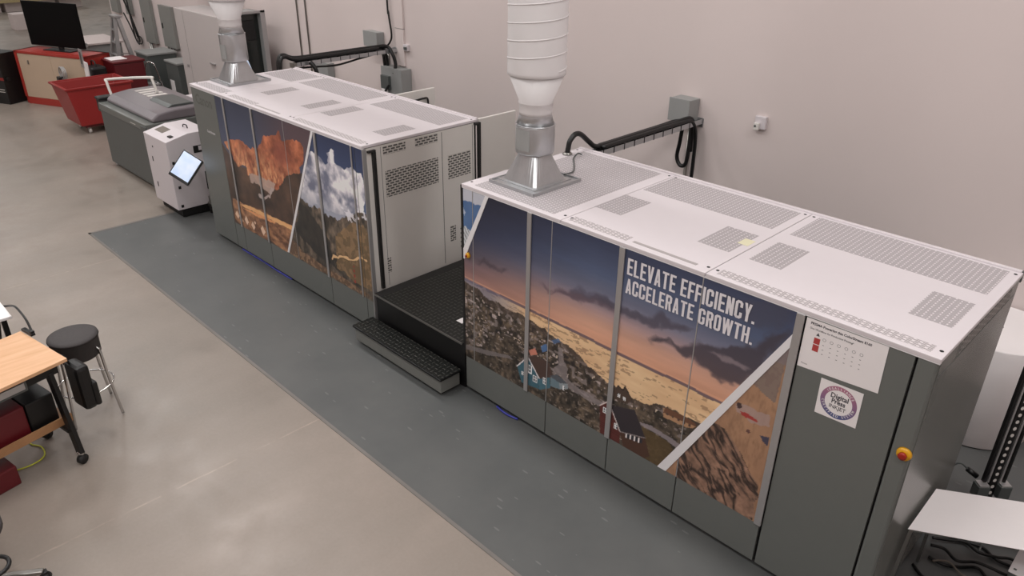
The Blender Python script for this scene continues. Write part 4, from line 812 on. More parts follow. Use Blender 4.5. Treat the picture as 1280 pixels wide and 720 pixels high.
# operator tablet on an arm fixed to the feeder
tb = thing('operator_touchscreen', 'tilted operator touchscreen with lit pale blue screen on the white feeder', 'touchscreen', (-5.40, -.13, 1.0))
c0 = Vector((-5.36, -.135, .985)); nrm = Vector((.55, -.62, .5)).normalized()
e1 = Vector((.25, .118, -.128)); e1 = (e1-nrm*e1.dot(nrm)).normalized(); e2 = nrm.cross(e1)
R_ = Matrix((e1, e2, nrm)).transposed()
c0 = Vector((-5.262, -.1325, .896))
MB().obox(c0, (.305, .375, .03), R_).build('bezel', M['black'], tb, .006)
MB().obox(c0+nrm*.0155+e2*.012, (.272, .325, .002), R_).build('screen', M['screen'], tb)
MB().obox(c0-nrm*.018, (.31, .38, .012), R_).build('back_shell', M['silver'], tb, .004)
MB().tube(spline([tuple(c0-nrm*.02), (-5.52, .02, .90), (-5.68, .12, .86), (-5.845, .16, .86)], 6), .022, 10).build('arm', M['greydark'], tb)

fu = thing('finishing_machine', 'large dark grey finishing machine with rounded lid behind the white feeder', 'finishing machine', (-8.1, .6, 0))
MB().box(-9.03, -7.12, .13, 1.30, .05, .93).build('cabinet', M['greydark'], fu, .01)
MB().box(-9.03, -7.12, .115, 1.30, .93, 1.035).build('top_frame', M['grey'], fu, .01)
MB().box(-7.30, -7.115, .10, .135, .06, 1.0).build('corner_post', M['greydark'], fu, .004)
b = MB(); pr = [(.24, 1.035), (.24, 1.09), (.34, 1.155), (.60, 1.19), (1.0, 1.19), (1.18, 1.15), (1.26, 1.035)]
b.prism(pr, 'x', -8.98, -7.16); b.build('lid', simple('mauve_grey_plastic', (120, 114, 118), .28, var=.05), fu, .03)
for k in range(5): MB().box(-8.75+k*.16, -8.66+k*.16, .62, .92, 1.189, 1.196).build('lid_inset', M['cream'], fu)
b = MB(); b.prism([(.55, 1.185), (.62, 1.225), (.92, 1.225), (1.0, 1.185)], 'x', -8.0, -7.3); b.build('lid_ridge', M['greydark'], fu, .01)
MB().tube(spline([(-9.06, .36, 1.09), (-9.16, .36, 1.30), (-9.15, .40, 1.345), (-8.45, .78, 1.43), (-8.38, .80, 1.40), (-8.33, .82, 1.19)], 5), .022, 10).build('guard_rail', M['cream'], fu)
[MB().lathe([(.05, 0), (.05, .02), (.02, .03), (.02, .06)], a, b, 14).build('levelling_foot', M['silver'], fu) for a, b in ((-8.95, .2), (-7.3, .3), (-8.95, 1.2), (-7.3, 1.2))]
t_ = MB(); put_text(t_, 'model', -7.62, .955, .03, .1145, 1) if False else t_.box(-7.72, -7.52, .1135, .1145, .965, .975); t_.build('nameplate', M['cream'], fu)
ws = thing('side_table', 'low white-topped side table between the finishing machine and the wall', 'side table', (-8.1, 1.75, 0))
MB().box(-8.9, -7.0, 1.42, 1.95, .93, .965).build('top', M['white'], ws, .004)
for x in (-8.85, -7.05):
    for y in (1.47, 1.90): MB().box(x-.02, x+.02, y-.02, y+.02, 0, .93).build('leg', M['greydark'], ws)
bb = thing('tool_pouch', 'black pouch hanging on the left end of the finishing machine', 'pouch', (-9.12, .5, .78))
MB().box(-9.22, -9.035, .15, .40, .86, 1.06).build('pocket', M['black'], bb, .02); MB().box(-9.24, -9.04, .14, .42, 1.05, 1.10).build('flap', M['black'], bb, .02)

# white tall machine and dark cabinet by the wall
tc = thing('tall_cabinet', 'tall blank off-white machine cabinet behind the finishing machine', 'cabinet', (-10.3, 2.9, 0))
MB().box(-11.24, -9.15, 2.5, 3.1, .08, 2.1).build('body', M['offwhite'], tc, .01); MB().box(-11.22, -9.17, 2.52, 3.08, 0, .08).build('plinth', M['gap'], tc)
MB().box(-9.95, -9.75, 2.47, 2.5, 1.22, 1.24).build('handle', M['silver'], tc); MB().box(-11.05, -10.95, 2.497, 2.5, 1.0, 1.06).build('latch', M['silver'], tc)
MB().box(-10.87, -10.866, 2.498, 2.5, .1, 2.08).build('door_joint', M['greydark'], tc)
ub = thing('wall_unit', 'white box unit on the wall above the tall cabinet', 'wall unit', (-10.9, W, 2.35))
MB().box(-11.5, -10.2, 3.0, W, 2.3, 2.75).build('housing', M['white'], ub, .01); MB().box(-11.5, -10.2, 2.99, 3.0, 2.305, 2.34).build('lower_edge', M['greydark'], ub)
dc = thing('equipment_enclosure', 'open-fronted grey equipment enclosure with dark interior behind the far duct', 'enclosure', (-8.9, 2.8, 0))
X_ = -8.62
MB().box(-9.10, X_-.01, 2.50, 2.53, 0, 2.24).box(-9.10, X_-.01, 2.93, 2.96, 0, 2.24).box(-9.10, X_-.01, 2.5, 2.96, 2.21, 2.24).box(-9.10, -9.08, 2.5, 2.96, 0, 2.24).build('housing', M['elec'], dc, .004)
MB().box(-8.75, -8.74, 2.53, 2.93, .3, 2.2).build('dark_door', M['glassdark'], dc)
MB().obox((-8.728, 2.70, 1.93), (.02, .3, .34), Matrix.Identity(3)).build('fan', M['black'], dc, .05)
MB().box(X_-.015, X_, 2.93, 3.02, 0, 2.26).box(X_-.015, X_, 2.48, 2.52, 0, 2.26).box(X_-.015, X_, 2.48, 3.02, 2.22, 2.26).build('frame', M['silver'], dc, .004)
MB().add([(-8.60, 2.49, 1.62), (-8.60, 2.59, 1.30), (-8.60, 2.52, 1.30)], [(0, 1, 2)]).build('lit_display', M['screen'], dc) if False else MB().prism([(2.50, 1.64), (2.535, 1.60), (2.63, 1.30), (2.52, 1.30)], 'x', -8.618, -8.612).build('lit_display', M['screen'], dc)
bl = thing('warning_beacon', 'small red lit warning beacon beside the far duct', 'beacon', (-5.30, .88, 0))
MB().lathe([(.022, 0), (.022, 1.86)], -5.30, .88, 12).build('pole', M['greydark'], bl); MB().lathe([(.03, 1.86), (.034, 1.90), (.034, 1.98)], -5.30, .88, 16).build('base', M['black'], bl)
MB().lathe([(.034, 1.98), (.034, 2.04), (.022, 2.06)], -5.30, .88, 16).build('lens', simple('red_beacon_lens', (190, 34, 40), .25, emit=.9), bl)
MB().lathe([(.14, 0), (.14, .012)], -5.30, .88, 20).build('foot', M['gap'], bl)

# wall panels
def wpanel(x0, x1, z0, z1, label, d=.08, legs=()):
    def ex(r, c):
        MB().box(x0+.06, x0+.10, W-d-.012, W-d, (z0+z1)/2-.05, (z0+z1)/2+.06).build('latch', M['black'], c)
        for lx in legs: MB().cyl((lx, W-.05, z0), (lx, W-.05, .0), .022, 10).build('conduit_stub', M['steel'], r)
    enclosure(x0, x1, z0, z1, d, label, 'electrical cabinet', 'electrical_cabinet', 'elec2', extra=ex)
wpanel(-16.95, -16.50, 1.42, 2.5, 'leftmost narrow grey electrical panel high by the wall end')
wpanel(-15.05, -14.50, .92, 1.9, 'grey electrical panel with loose wires beside it', legs=(-14.95, -14.85))
wpanel(-14.0, -13.36, .95, 1.84, 'pale grey electrical panel left of the tall cabinet', legs=(-13.9, -13.75, -13.6))
wpanel(-16.0, -15.7, 1.45, 2.2, 'small grey junction box with hanging wires high on the left wall')
hw = [[(-15.75, W-.2, 2.2), (-15.74, W-.2, 1.9), (-15.70, W-.1, 1.4), (-15.66, W-.06, .95)], [(-15.70, W-.22, 1.9), (-15.58, W-.15, 1.5), (-15.46, W-.1, 1.0), (-15.55, W-.06, .85)], [(-15.85, W-.2, 1.5), (-15.72, W-.15, 1.2), (-15.62, W-.1, .85), (-15.5, W-.1, .8)], [(-15.62, W-.2, 1.95), (-15.5, W-.2, 1.85), (-15.45, W-.2, 1.4), (-15.38, W-.2, .95)]]
for p in hw: cab(p, .016, 'thin dark wire hanging from the junction box on the left wall', group='wires hanging from the left junction box')
pts = [(-15.58+.13*math.cos(a), W-.04, .88+.09*math.sin(a)) for a in [k*2*PI/20 for k in range(20)]]
o = MB().tube(pts, .014, 8, closed=True).build('cable_coil', M['black']); tag(origin(o, (-15.58, W-.04, .88)), 'coiled black cable hung at the bottom of the loose wires', 'cable coil')

def low_cabinet(x, y, w, d, h, label, rz=0.):
    r = thing('low_cabinet', label, 'cabinet', (x, y, 0), None, rz)
    MB().box(-w/2, w/2, -d/2, d/2, .05, h-.04).build('body', M['greydark'], r, .006, R=1)
    MB().box(-w/2-.02, w/2+.02, -d/2-.02, d/2+.02, h-.04, h).build('top', M['elec'], r, .006, R=1)
    MB().box(-w/2+.03, w/2-.03, -d/2+.03, d/2-.03, 0, .05).build('plinth', M['gap'], r, R=1)
    MB().box(-w/2-.004, -w/2, -d/2+.08, d/2-.08, h-.16, h-.08).build('slot', M['gap'], r, R=1)
    MB().box(-w/2+.1, -w/2+.3, -d/2-.004, -d/2, h*.3, h*.55).build('label', M['paper'], r, R=1)
low_cabinet(-13.52, 2.86, .66, .62, .95, 'dark grey low machine cabinet standing under the wall panels')
low_cabinet(-12.35, 2.95, .62, .5, .90, 'smaller dark grey low cabinet next to the tall off-white one')
lc = thing('work_table', 'grey work table with glass-edged top beyond the stepladder', 'table', (-15.4, 2.3, 0))
MB().box(-16.3, -15.02, 1.95, 2.75, .96, 1.0).build('top', M['farbox'], lc, .004); MB().box(-16.25, -15.07, 2.0, 2.7, .0, .96).build('cabinet', M['elec'], lc, .004)
MB().box(-16.32, -15.0, 1.93, 1.95, .93, 1.02).build('front_rail', M['silver'], lc, .003)

# stepladder
ld = thing('stepladder', 'open aluminium A-frame stepladder standing before the wall panels', 'stepladder', (-14.35, 2.45, 0))
T_ = (-14.3, 2.42, 1.68)
feet = [(-14.95, 2.25), (-14.05, 2.18), (-14.5, 2.80), (-14.0, 2.66)]
tops = [(-14.42, 2.42), (-14.20, 2.38), (-14.40, 2.48), (-14.18, 2.44)]
for (fx, fy), (tx_, ty_) in zip(feet, tops): MB().bar((fx, fy, 0.0), (tx_, ty_, 1.62), .075, .035).build('rail', M['silver'], ld)
for k in range(1, 6):
    f = k/6; a = [feet[0][i]*(1-f)+tops[0][i]*f for i in (0, 1)]; b_ = [feet[1][i]*(1-f)+tops[1][i]*f for i in (0, 1)]
    MB().bar((a[0], a[1], 1.62*f), (b_[0], b_[1], 1.62*f), .07, .02).build('tread', M['silver'], ld)
MB().obox((-14.3, 2.43, 1.64), (.32, .16, .05), Matrix.Identity(3)).build('top_cap', M['silver'], ld, .01)
MB().bar((-14.40, 2.80, .5), (-13.95, 2.68, .5), .03).bar((-14.68, 2.33, .8), (-14.37, 2.64, .8), .02).build('spreader', M['silver'], ld)
# folding chair, tubular
fc = thing('tubular_stool', 'small chrome tubular step stool near the low cabinets', 'step stool', (-12.75, 2.40, 0))
MB().tube(spline([(-13.05, 2.25, .012), (-12.88, 2.35, .75), (-12.80, 2.38, .86), (-12.66, 2.42, .86), (-12.6, 2.46, .75), (-12.5, 2.55, .012)], 5), .016, 8).build('front_frame', M['chrome'], fc)
MB().tube(spline([(-13.0, 2.50, .012), (-12.9, 2.47, .4), (-12.62, 2.45, .42), (-12.55, 2.32, .012)], 5), .014, 8).build('rear_frame', M['chrome'], fc)
MB().box(-12.92, -12.62, 2.3, 2.5, .40, .43).build('tread', M['silver'], fc, .006)

# red laundry tub on castors
tub = thing('tub_cart', 'open red plastic tub cart on castors before the red cabinet', 'cart', (-11.6, .75, 0))
ang = .045
def rect(cx, cy, hx, hy): return [(cx-hx, cy-hy), (cx+hx, cy-hy), (cx+hx, cy+hy), (cx-hx, cy+hy)]
lo = rect(-11.56, .86, .40, .48); hi = rect(-11.68, .86, .45, .58)
zl, zh = .16, .84
b = MB(); n = 4; vs = [(x, y, zl) for x, y in lo]+[(x, y, zh) for x, y in hi]+[(x, y, zh) for x, y in rect(-11.68, .86, .425, .555)]+[(x, y, zl+.03) for x, y in rect(-11.56, .86, .375, .455)]
fs = [(0, 3, 2, 1)]+[(i, (i+1) % 4, 4+(i+1) % 4, 4+i) for i in range(4)]+[(4+i, 4+(i+1) % 4, 8+(i+1) % 4, 8+i) for i in range(4)]+[(8+i, 8+(i+1) % 4, 12+(i+1) % 4, 12+i) for i in range(4)]+[(12, 13, 14, 15)]
b.add(vs, fs); tb_ = b.build('tub', M['red'], tub, .015)
b = MB(); ro = rect(-11.68, .86, .48, .61); ri = rect(-11.68, .86, .43, .56)
b.add([(x, y, .82) for x, y in ro]+[(x, y, .855) for x, y in ro]+[(x, y, .855) for x, y in ri]+[(x, y, .82) for x, y in ri], [(i, (i+1) % 4, 4+(i+1) % 4, 4+i) for i in range(4)]+[(4+i, 4+(i+1) % 4, 8+(i+1) % 4, 8+i) for i in range(4)]+[(8+i, 8+(i+1) % 4, 12+(i+1) % 4, 12+i) for i in range(4)]+[(12+i, 12+(i+1) % 4, (i+1) % 4, i) for i in range(4)])
b.build('rim', M['red'], tub, .006)
MB().box(-11.85, -11.19, .45, 1.31, .12, .16).build('deck', M['darkred'], tub, .005)
for x in (-11.78, -11.26):
    for y in (.53, 1.23):
        c = MB().box(x-.03, x+.03, y-.02, y+.02, .07, .12).build('castor', M['steel'], tub); MB().tube([(x, y-.02, .05), (x, y+.02, .05)], .05, 16).build('wheel', M['cream'], c)

# red cabinet with the television
A_ = math.atan2(.81, 1.80)
rc = thing('display_cabinet', 'red-framed sideboard with beige doors carrying the black television', 'cabinet', (-14.62, .37, 0), None, A_)
w_, d_2, h_ = 1.98, .62, 1.10
MB().box(0, w_, .02, d_2, .0, .14).box(0, .07, .0, d_2, .14, h_).box(w_-.07, w_, .0, d_2, .14, h_).box(0, w_, 0, d_2, h_-.05, h_).box(0, w_, .55, d_2, .14, h_).box(.07, w_-.07, 0, .02, .0, .14).build('frame', M['redcase'], rc, .004, R=1)
for k in range(2):
    a = .07+k*(w_-.14)/2
    dd = MB().box(a+.003, a+(w_-.14)/2-.003, .01, .03, .145, h_-.055).build('door', M['beige'], rc, .002, R=1)
    hx = a+(w_-.14)/2-.1 if k == 0 else a+.1
    if k == 0: MB().box(.34, .36, -.012, .01, .84, .92).build('handle', M['steel'], dd, R=1)
def television():
    c = Vector((-14.62, .37, 0)); R2 = Matrix.Rotation(A_, 3, 'Z')
    r = thing('television', 'large black flat television standing on the red sideboard', 'television', tuple(c+R2@Vector((.95, .36, h_))), None, A_)
    MB().box(-.80, .70, -.02, .02, .075, .96).build('screen', M['tvscreen'], r, .006, R=1)
    MB().box(-.72, .62, .02, .05, .12, .85).build('back_housing', M['black'], r, .01, R=1)
    MB().box(-.38, .38, -.12, .12, 0.001, .018).build('stand_base', M['black'], r, .004, R=1); MB().box(-.06, .06, .0, .04, .018, .12).build('stand_neck', M['black'], r, R=1)
television()
mon = thing('monitor', 'second black monitor standing behind the large television', 'monitor', (-15.6, 2.25, 1.0)) if False else None
rb = thing('storage_box', 'dark red box behind the red tub cart', 'box', (-12.6, 1.75, 0))
MB().box(-12.95, -12.35, 1.55, 2.15, 0, .98).build('body', M['darkred'], rb, .02); MB().box(-12.97, -12.33, 1.53, 2.17, .98, 1.02).build('lid', M['darkred'], rb, .01); MB().box(-12.93, -12.55, 1.58, 1.9, 1.021, 1.03).build('paper_sheet', M['paper'], rb)
bg = thing('equipment_bag', 'black equipment bag standing beside the dark red box', 'bag', (-12.58, 1.25, 0))
MB().box(-12.77, -12.38, 1.12, 1.42, 0, .96).build('body', M['black'], bg, .04); MB().tube(spline([(-12.7, 1.25, .95), (-12.67, 1.25, 1.05), (-12.5, 1.25, 1.05), (-12.46, 1.25, .95)], 5), .015, 8).build('handle', M['black'], bg)
pp = MB().obox((-12.60, 1.105, .84), (.22, .02, .42), Matrix.Rotation(.05, 3, 'Y')).build('paper_sheet', M['paper']); tag(origin(pp, (-12.6, 1.105, .63)), 'white paper sheet hanging on the front of the black bag', 'paper')
pp = MB().obox((-12.74, 1.10, 1.10), (.17, .02, .36), Matrix.Rotation(.05, 3, 'Y')).build('framed_card', M['silver']); tag(origin(pp, (-12.74, 1.10, .92)), 'upright framed card leaning above the black bag', 'card'); 
MB().obox((-12.74, 1.089, 1.11), (.09, .004, .24), Matrix.Rotation(.05, 3, 'Y')).build('picture', M['greydark'], pp)
wr = thing('wire_bundle', 'loop of clear plastic tubing beside the black bag', 'tubing', (-13.3, .8, 0))
for k in range(3):
    MB().tube([(-13.22+.03*k+.13*math.cos(a), .80+.02*k, .78+.12*math.sin(a)) for a in [j*2*PI/18 for j in range(18)]], .012, 6, closed=True).build('loop', M['silver'], wr)
MB().box(-13.38, -13.22, .73, .85, .50, .70).build('holder', M['black'], wr, .01); MB().box(-13.32, -13.28, .77, .81, 0, .5).build('post', M['black'], wr)

# black cabinet cut by the left edge
bc = thing('black_cabinet', 'black cabinet with a red band at the left edge of the floor', 'cabinet', (-15.0, -.3, 0))
rzc = Matrix.Rotation(A_, 3, 'Z'); bcx0 = Vector((-14.66, .06, 0))
def bcb(x0, x1, y0, y1, z0, z1): return MB().obox(bcx0+rzc@Vector(((x0+x1)/2, (y0+y1)/2, (z0+z1)/2)), (x1-x0, y1-y0, z1-z0), rzc)
bcb(-1.2, 0, 0, .45, 0, 1.05).build('body', M['black'], bc, .006)
bcb(-1.2, .002, -.003, 0, .50, .56).build('red_band', M['red'], bc)
for zz in (.78, .72, .30, .25): bcb(-.6, -.05, -.003, 0, zz, zz+.012).build('stripe', M['cream'], bc)
bcb(.0, .05, .05, .12, .49, .56).build('knob', M['black'], bc, .01)

# far background goods
def far_box(x0, x1, y0, y1, z0, z1, label, cat='box', mat='farbox', name='carton', group=None):
    o = MB().box(x0, x1, y0, y1, z0, z1).build(name, M[mat], None, .01); return tag(origin(o, ((x0+x1)/2, (y0+y1)/2, z0)), label, cat, group)
far_box(-26.1, -25.55, 3.05, 3.55, 0, .5, 'white carton on the floor just left of the television')
for k in range(6):
    far_box(-31.5-k*.05, -30.6, 1.2+k*.95, 2.0+k*.95, 0, .9, 'white carton in the far row at the left edge', group='white cartons in the far row')
bm_ = MB().box(-30.55, -30.35, .8, 6.9, .35, .6).build('timber_beam', M['wood_beam']); tag(origin(bm_, (-30.45, 3.8, .35)), 'long pale timber beam before the far row of cartons', 'beam')
struct('trim_2', MB().box(-44, -17.6, 9.3, 9.4, 0, .05), M['farbox'])
fm = MB().box(-60, -24.5, 10.5, 25.8, 0, .006).build('floor_coating', simple('green_floor_paint', (138, 148, 138), .4, var=.1, scale=2)); tag(origin(fm, (-42, 18, 0)), 'pale green painted floor area far beyond the wall end', 'floor covering')

# ------------------------------------------------------------------ bench, stools, chair (left foreground)
def bench():
    r = thing('workbench', 'oak-topped black workbench on castors with a drawer', 'workbench', (-1.6, -3.3, 0))
    c = Vector((-1.430, -2.762, 0)); ax = Vector((.980, .183, 0)).normalized(); ay = Vector((.23, -.973, 0)).normalized()
    def P(u, v, z): q = c+ax*u+ay*v; return (q.x, q.y, z)
    def slab(u0, u1, v0, v1, z0, z1):
        m = MB(); vs = [P(u, v, z) for u in (u0, u1) for v in (v0, v1) for z in (z0, z1)]
        m.add(vs, [(0, 1, 3, 2), (4, 6, 7, 5), (0, 4, 5, 1), (2, 3, 7, 6), (0, 2, 6, 4), (1, 5, 7, 3)]); return m
    slab(-.70, 0, 0, 1.45, .872, .90).build('tabletop', M['oak'], r, .003)
    slab(-.64, -.06, .06, 1.38, .78, .872).build('apron', M['black'], r, .003)
    dr = slab(-.062, -.045, .30, .95, .765, .865).build('drawer', M['greydark'], r, .004)
    slab(-.046, -.030, .32, .90, .79, .845).build('handle', M['silver'], dr, .005)
    for v in (.12, 1.30):
        for (u, uf) in ((-.09, .045), (-.56, -.50)):
            p = P(u, v, .80); q = P(uf, v, .10); lg = MB().bar(p, q, .075, .035, up=tuple(ay)).build('leg', M['black'], r, .004)
            q2 = Vector(P(uf, v, 0)); cs = MB().lathe([(.026, .085), (.026, .11), (.012, .12)], q2.x, q2.y, 14).build('castor', M['chrome'], r)
            MB().tube([(q2.x-.018, q2.y-.01, .04), (q2.x+.018, q2.y+.01, .04)], .04, 18).build('wheel', M['rubber'], cs)
        MB().bar(P(-.50, v, .30), P(.0, v, .30), .06, .03).build('cross_brace', M['black'], r, .003)
    slab(-.50, -.10, .05, 1.38, .315, .335).build('shelf', M['ply'], r, .002)
    slab(-.10, -.085, .05, 1.38, .315, .385).build('shelf_lip', M['ply'], r, .002)
    return P
P_ = bench()
def obj_slab(name, label, cat, mat, u0, u1, v0, v1, z0, z1, bev=.01):
    m = MB(); m.add([P_(u, v, z) for u in (u0, u1) for v in (v0, v1) for z in (z0, z1)], [(0, 1, 3, 2), (4, 6, 7, 5), (0, 4, 5, 1), (2, 3, 7, 6), (0, 2, 6, 4), (1, 5, 7, 3)])
    o = m.build(name, M[mat], None, bev); return tag(origin(o, P_((u0+u1)/2, (v0+v1)/2, z0)), label, cat)
obj_slab('storage_bin', 'dark red bin standing on the lower shelf of the workbench', 'bin', 'darkred', -.42, -.14, .34, .95, .336, .60)
obj_slab('storage_bin', 'black bin on the lower shelf of the workbench', 'bin', 'black', -.42, -.14, .12, .33, .336, .60)
obj_slab('storage_bin', 'dark red bin on the floor under the workbench', 'bin', 'darkred', -.48, -.12, .52, 1.1, 0.0, .17)
bp = thing('backpack', 'black backpack hanging behind the end of the workbench', 'backpack', (-1.56, -2.69, .34))
MB().obox((-1.575, -2.69, .56), (.21, .11, .40), Matrix.Rotation(.18, 3, 'Z')).build('pack_body', M['black'], bp, .035); MB().obox((-1.55, -2.63, .48), (.15, .05, .22), Matrix.Rotation(.18, 3, 'Z')).build('front_pocket', M['black'], bp, .02)
MB().tube(spline([(-1.60, -2.72, .74), (-1.60, -2.755, .84), (-1.60, -2.775, .83)], 4), .01, 8).build('strap', M['black'], bp)
cab([(-1.67, -3.42, .008), (-1.60, -3.22, .008), (-1.64, -3.08, .008), (-1.78, -3.05, .008), (-1.88, -3.10, .008), (-1.98, -3.10, .008)], .006, 'thin yellow-green cable curling on the floor under the workbench', mat='cable')
cab([(-2.03, -2.83, .908), (-2.06, -2.83, .925), (-2.12, -2.83, .975), (-2.26, -2.83, .99), (-2.42, -2.835, .985), (-2.75, -2.84, .86), (-3.15, -2.85, .68), (-3.4, -2.85, .4), (-3.5, -2.9, .01)], .009, 'black power lead arching off the back corner of the oak bench')
pg = thing('power_strip', 'small black power strip clamped on the bench corner', 'power strip', (-2.03, -2.85, .90))
MB().obox((-2.035, -2.855, .912), (.16, .035, .022), Matrix.Rotation(.18, 3, 'Z')).build('body', M['black'], pg, .004)
MB().obox((-1.98, -2.84, .93), (.03, .03, .02), Matrix.Rotation(.18, 3, 'Z')).build('plug', M['black'], pg, .004)

def stool(cx, cy, zt, label, fx=None):
    r = thing('stool', label, 'stool', (cx, cy, 0)); R1 = .2
    pr = [(.165, zt-.20), (.182, zt-.185), (.185, zt-.03), (.192, zt-.025), (.19, zt-.012), (.16, zt), (.05, zt+.003)]
    MB().lathe(pr, cx, cy, 40).build('seat', M['fabric'], r)
    MB().lathe([(.188, zt-.03), (.194, zt-.027), (.188, zt-.022)], cx, cy, 40, False).build('piping', M['black'], r)
    for k in range(2):
        a = math.radians(40+90*k); pts = []
        for s in (1, -1): pts.append((cx+s*.265*math.cos(a), cy+s*.265*math.sin(a), .012))
        zm = zt-.215
        p = [pts[0], (cx+.225*math.cos(a), cy+.225*math.sin(a), zm*.62), (cx+.205*math.cos(a), cy+.205*math.sin(a), zm+.06), (cx+.195*math.cos(a), cy+.195*math.sin(a), zm+.09), (cx+.17*math.cos(a), cy+.17*math.sin(a), zm+.095)]
        q = [(2*cx-x, 2*cy-y, z) for x, y, z in p]
        for m_ in (p, q): MB().tube(spline(m_, 5), .012, 10).build('leg', M['chrome'], r)
    MB().tube([(cx+.215*math.cos(t*PI/20), cy+.215*math.sin(t*PI/20), .30) for t in range(40)], .007, 8, closed=True).build('foot_ring', M['chrome'], r)
stool(-2.0, -2.57, .79, 'round charcoal padded stool with chrome legs beside the oak bench')
stool(-2.27, -3.10, .74, 'black round seat half out of frame behind the oak bench')
wt = thing('work_table', 'white-topped table at the left edge behind the oak bench', 'table', (-2.9, -3.1, 0))
MB().box(-3.5, -2.44, -3.35, -2.87, .875, .90).build('tabletop', M['paper'], wt, .004)
for x in (-3.45, -2.56):
    for y in (-3.30, -2.92): MB().box(x-.02, x+.02, y-.02, y+.02, 0, .875).build('leg', M['black'], wt)
# office chair whose base pokes into the bottom-left corner
oc = thing('office_chair', 'black swivel chair base and arm at the bottom left corner', 'office chair', (-.52, -3.74, 0))
cx, cy = -.47, -3.79
MB().lathe([(.03, .07), (.035, .12), (.028, .14), (.028, .45)], cx, cy, 16).build('column', M['black'], oc)
for a in (60, 170, 240, 312):
    a = math.radians(a); ex_, ey = cx+.385*math.cos(a), cy+.385*math.sin(a)
    lg = MB().bar((cx, cy, .115), (ex_, ey, .085), .04, .03).build('base_leg', M['steel'], oc, .006)
    MB().tube([(ex_-.02*math.sin(a), ey+.02*math.cos(a), .035), (ex_+.02*math.sin(a), ey-.02*math.cos(a), .035)], .035, 16).box(ex_-.02, ex_+.02, ey-.02, ey+.02, .04, .085).build('castor', M['black'], lg)
MB().lathe([(.20, .45), (.24, .47), (.24, .51), (.20, .53)], cx, cy, 32).build('seat', M['fabric'], oc)
MB().tube([(-.15+.09*math.cos(t*PI/12), -3.70+.09*math.sin(t*PI/12), .40) for t in range(24)], .013, 10, closed=True).build('arm_ring', M['black'], oc)
MB().bar((cx+.18, cy+.03, .47), (-.235, -3.71, .40), .03).build('arm_post', M['black'], oc)

# ------------------------------------------------------------------ output end at the right
sh = thing('paper_web', 'white paper sheet leaving the near press on a low output table', 'paper sheet', (3.9, .8, .6))
MB().add([(3.665, .395, .600), (3.66, .90, .604), (4.5, 1.42, .604), (4.62, .95, .600), (3.665, .395, .597), (3.66, .90, .601), (4.5, 1.42, .601), (4.62, .95, .597)], [(0, 1, 2, 3), (7, 6, 5, 4), (0, 4, 5, 1), (1, 5, 6, 2), (2, 6, 7, 3), (3, 7, 4, 0)]).build('sheet', M['paper'], sh)
[MB().bar(a, b, .02).build('support_leg', M['steel'], sh) for a, b in (((3.68, .42, .59), (3.665, .33, .005)), ((3.70, .86, .595), (3.70, .86, .005)), ((4.45, 1.3, .595), (4.45, 1.3, .005)), ((4.56, 1.0, .595), (4.56, 1.0, .005)))]
[MB().bar(a, b, .018).build('support_rail', M['steel'], sh) for a, b in (((3.68, .42, .588), (4.56, 1.0, .588)), ((3.70, .86, .588), (4.45, 1.3, .588)))]
rl = thing('paper_roll', 'big white paper roll standing on end behind the near press', 'paper roll', (3.38, 2.88, 0))
MB().lathe([(.455, .012), (.462, .02), (.462, .93), (.455, .94)], 3.38, 2.88, 64).build('roll', M['paper'], rl)
MB().lathe([(.45, 0), (.45, .012)], 3.38, 2.88, 48).build('base_disc', M['gap'], rl); MB().lathe([(.05, .9402), (.05, .9412)], 3.38, 2.88, 24).build('core', M['gap'], rl)
ptt = thing('perforated_post', 'black perforated steel post between silver rails at the right edge', 'post', (3.86, 1.7, 0))
px, py = 3.855, 1.70; dirv = Vector((.62, .62, 0)).normalized(); RZ = Matrix.Rotation(math.radians(45), 3, 'Z')
MB().obox((px, py, .78), (.052, .03, 1.56), RZ).build('strut', M['black'], ptt)
for k in range(26):
    z = .09+k*.058; c_ = Vector((px, py, z))+RZ@Vector((0, -.0155, 0)); nn = 12; u = RZ@Vector((1, 0, 0))
    MB().add([tuple(c_+u*(.0125*math.cos(2*PI*j/nn))+Vector((0, 0, .0155*math.sin(2*PI*j/nn)))) for j in range(nn)], [tuple(range(nn))]).build('punched_hole', M['cream'], ptt)
for s, w2, m_ in ((-.068, .02, 'black'), (-.043, .014, 'silver'), (.045, .014, 'silver'), (.075, .016, 'black')):
    c_ = Vector((px, py, .93))+RZ@Vector((s, 0, 0)); MB().obox(c_, (w2, .03, 1.26), RZ).build('rail', M[m_], ptt)
for s in (-.085, .075):
    c_ = Vector((px, py, .235))+RZ@Vector((s, -.02, 0)); cl = MB().obox(c_, (.085, .08, .11), RZ).build('clamp_block', M['greydark'], ptt, .004)
    MB().obox(c_+Vector((0, 0, .06)), (.07, .07, .012), RZ).build('clamp_cap', M['silver'], cl, .002)
MB().box(px-.12, px+.12, py-.12, py+.12, 0, .012).build('foot_plate', M['black'], ptt, .002)
MB().tube([(px-.17, py-.03, .33), (px-.10, py-.01, .29)], .02, 10).build('sensor', M['black'], ptt)
cab([(3.685, 1.67, .33), (3.64, 1.66, .36), (3.60, 1.64, .33), (3.56, 1.58, .2), (3.55, 1.56, .03)], .007, 'thin grey lead looping from the sensor on the perforated post', mat='greydark')
gb = thing('control_box', 'grey control box with white top at the bottom right corner', 'control box', (4.35, .95, 0))
MB().box(4.19, 4.60, .80, 1.10, 0, .34).build('body', M['greydark'], gb, .006); MB().box(4.185, 4.61, .79, 1.11, .34, .352).build('lid', M['paper'], gb, .003)
MB().box(4.205, 4.222, .82, .835, .352, .353).build('label', M['greydark'], gb)
rng = np.random.RandomState(4)
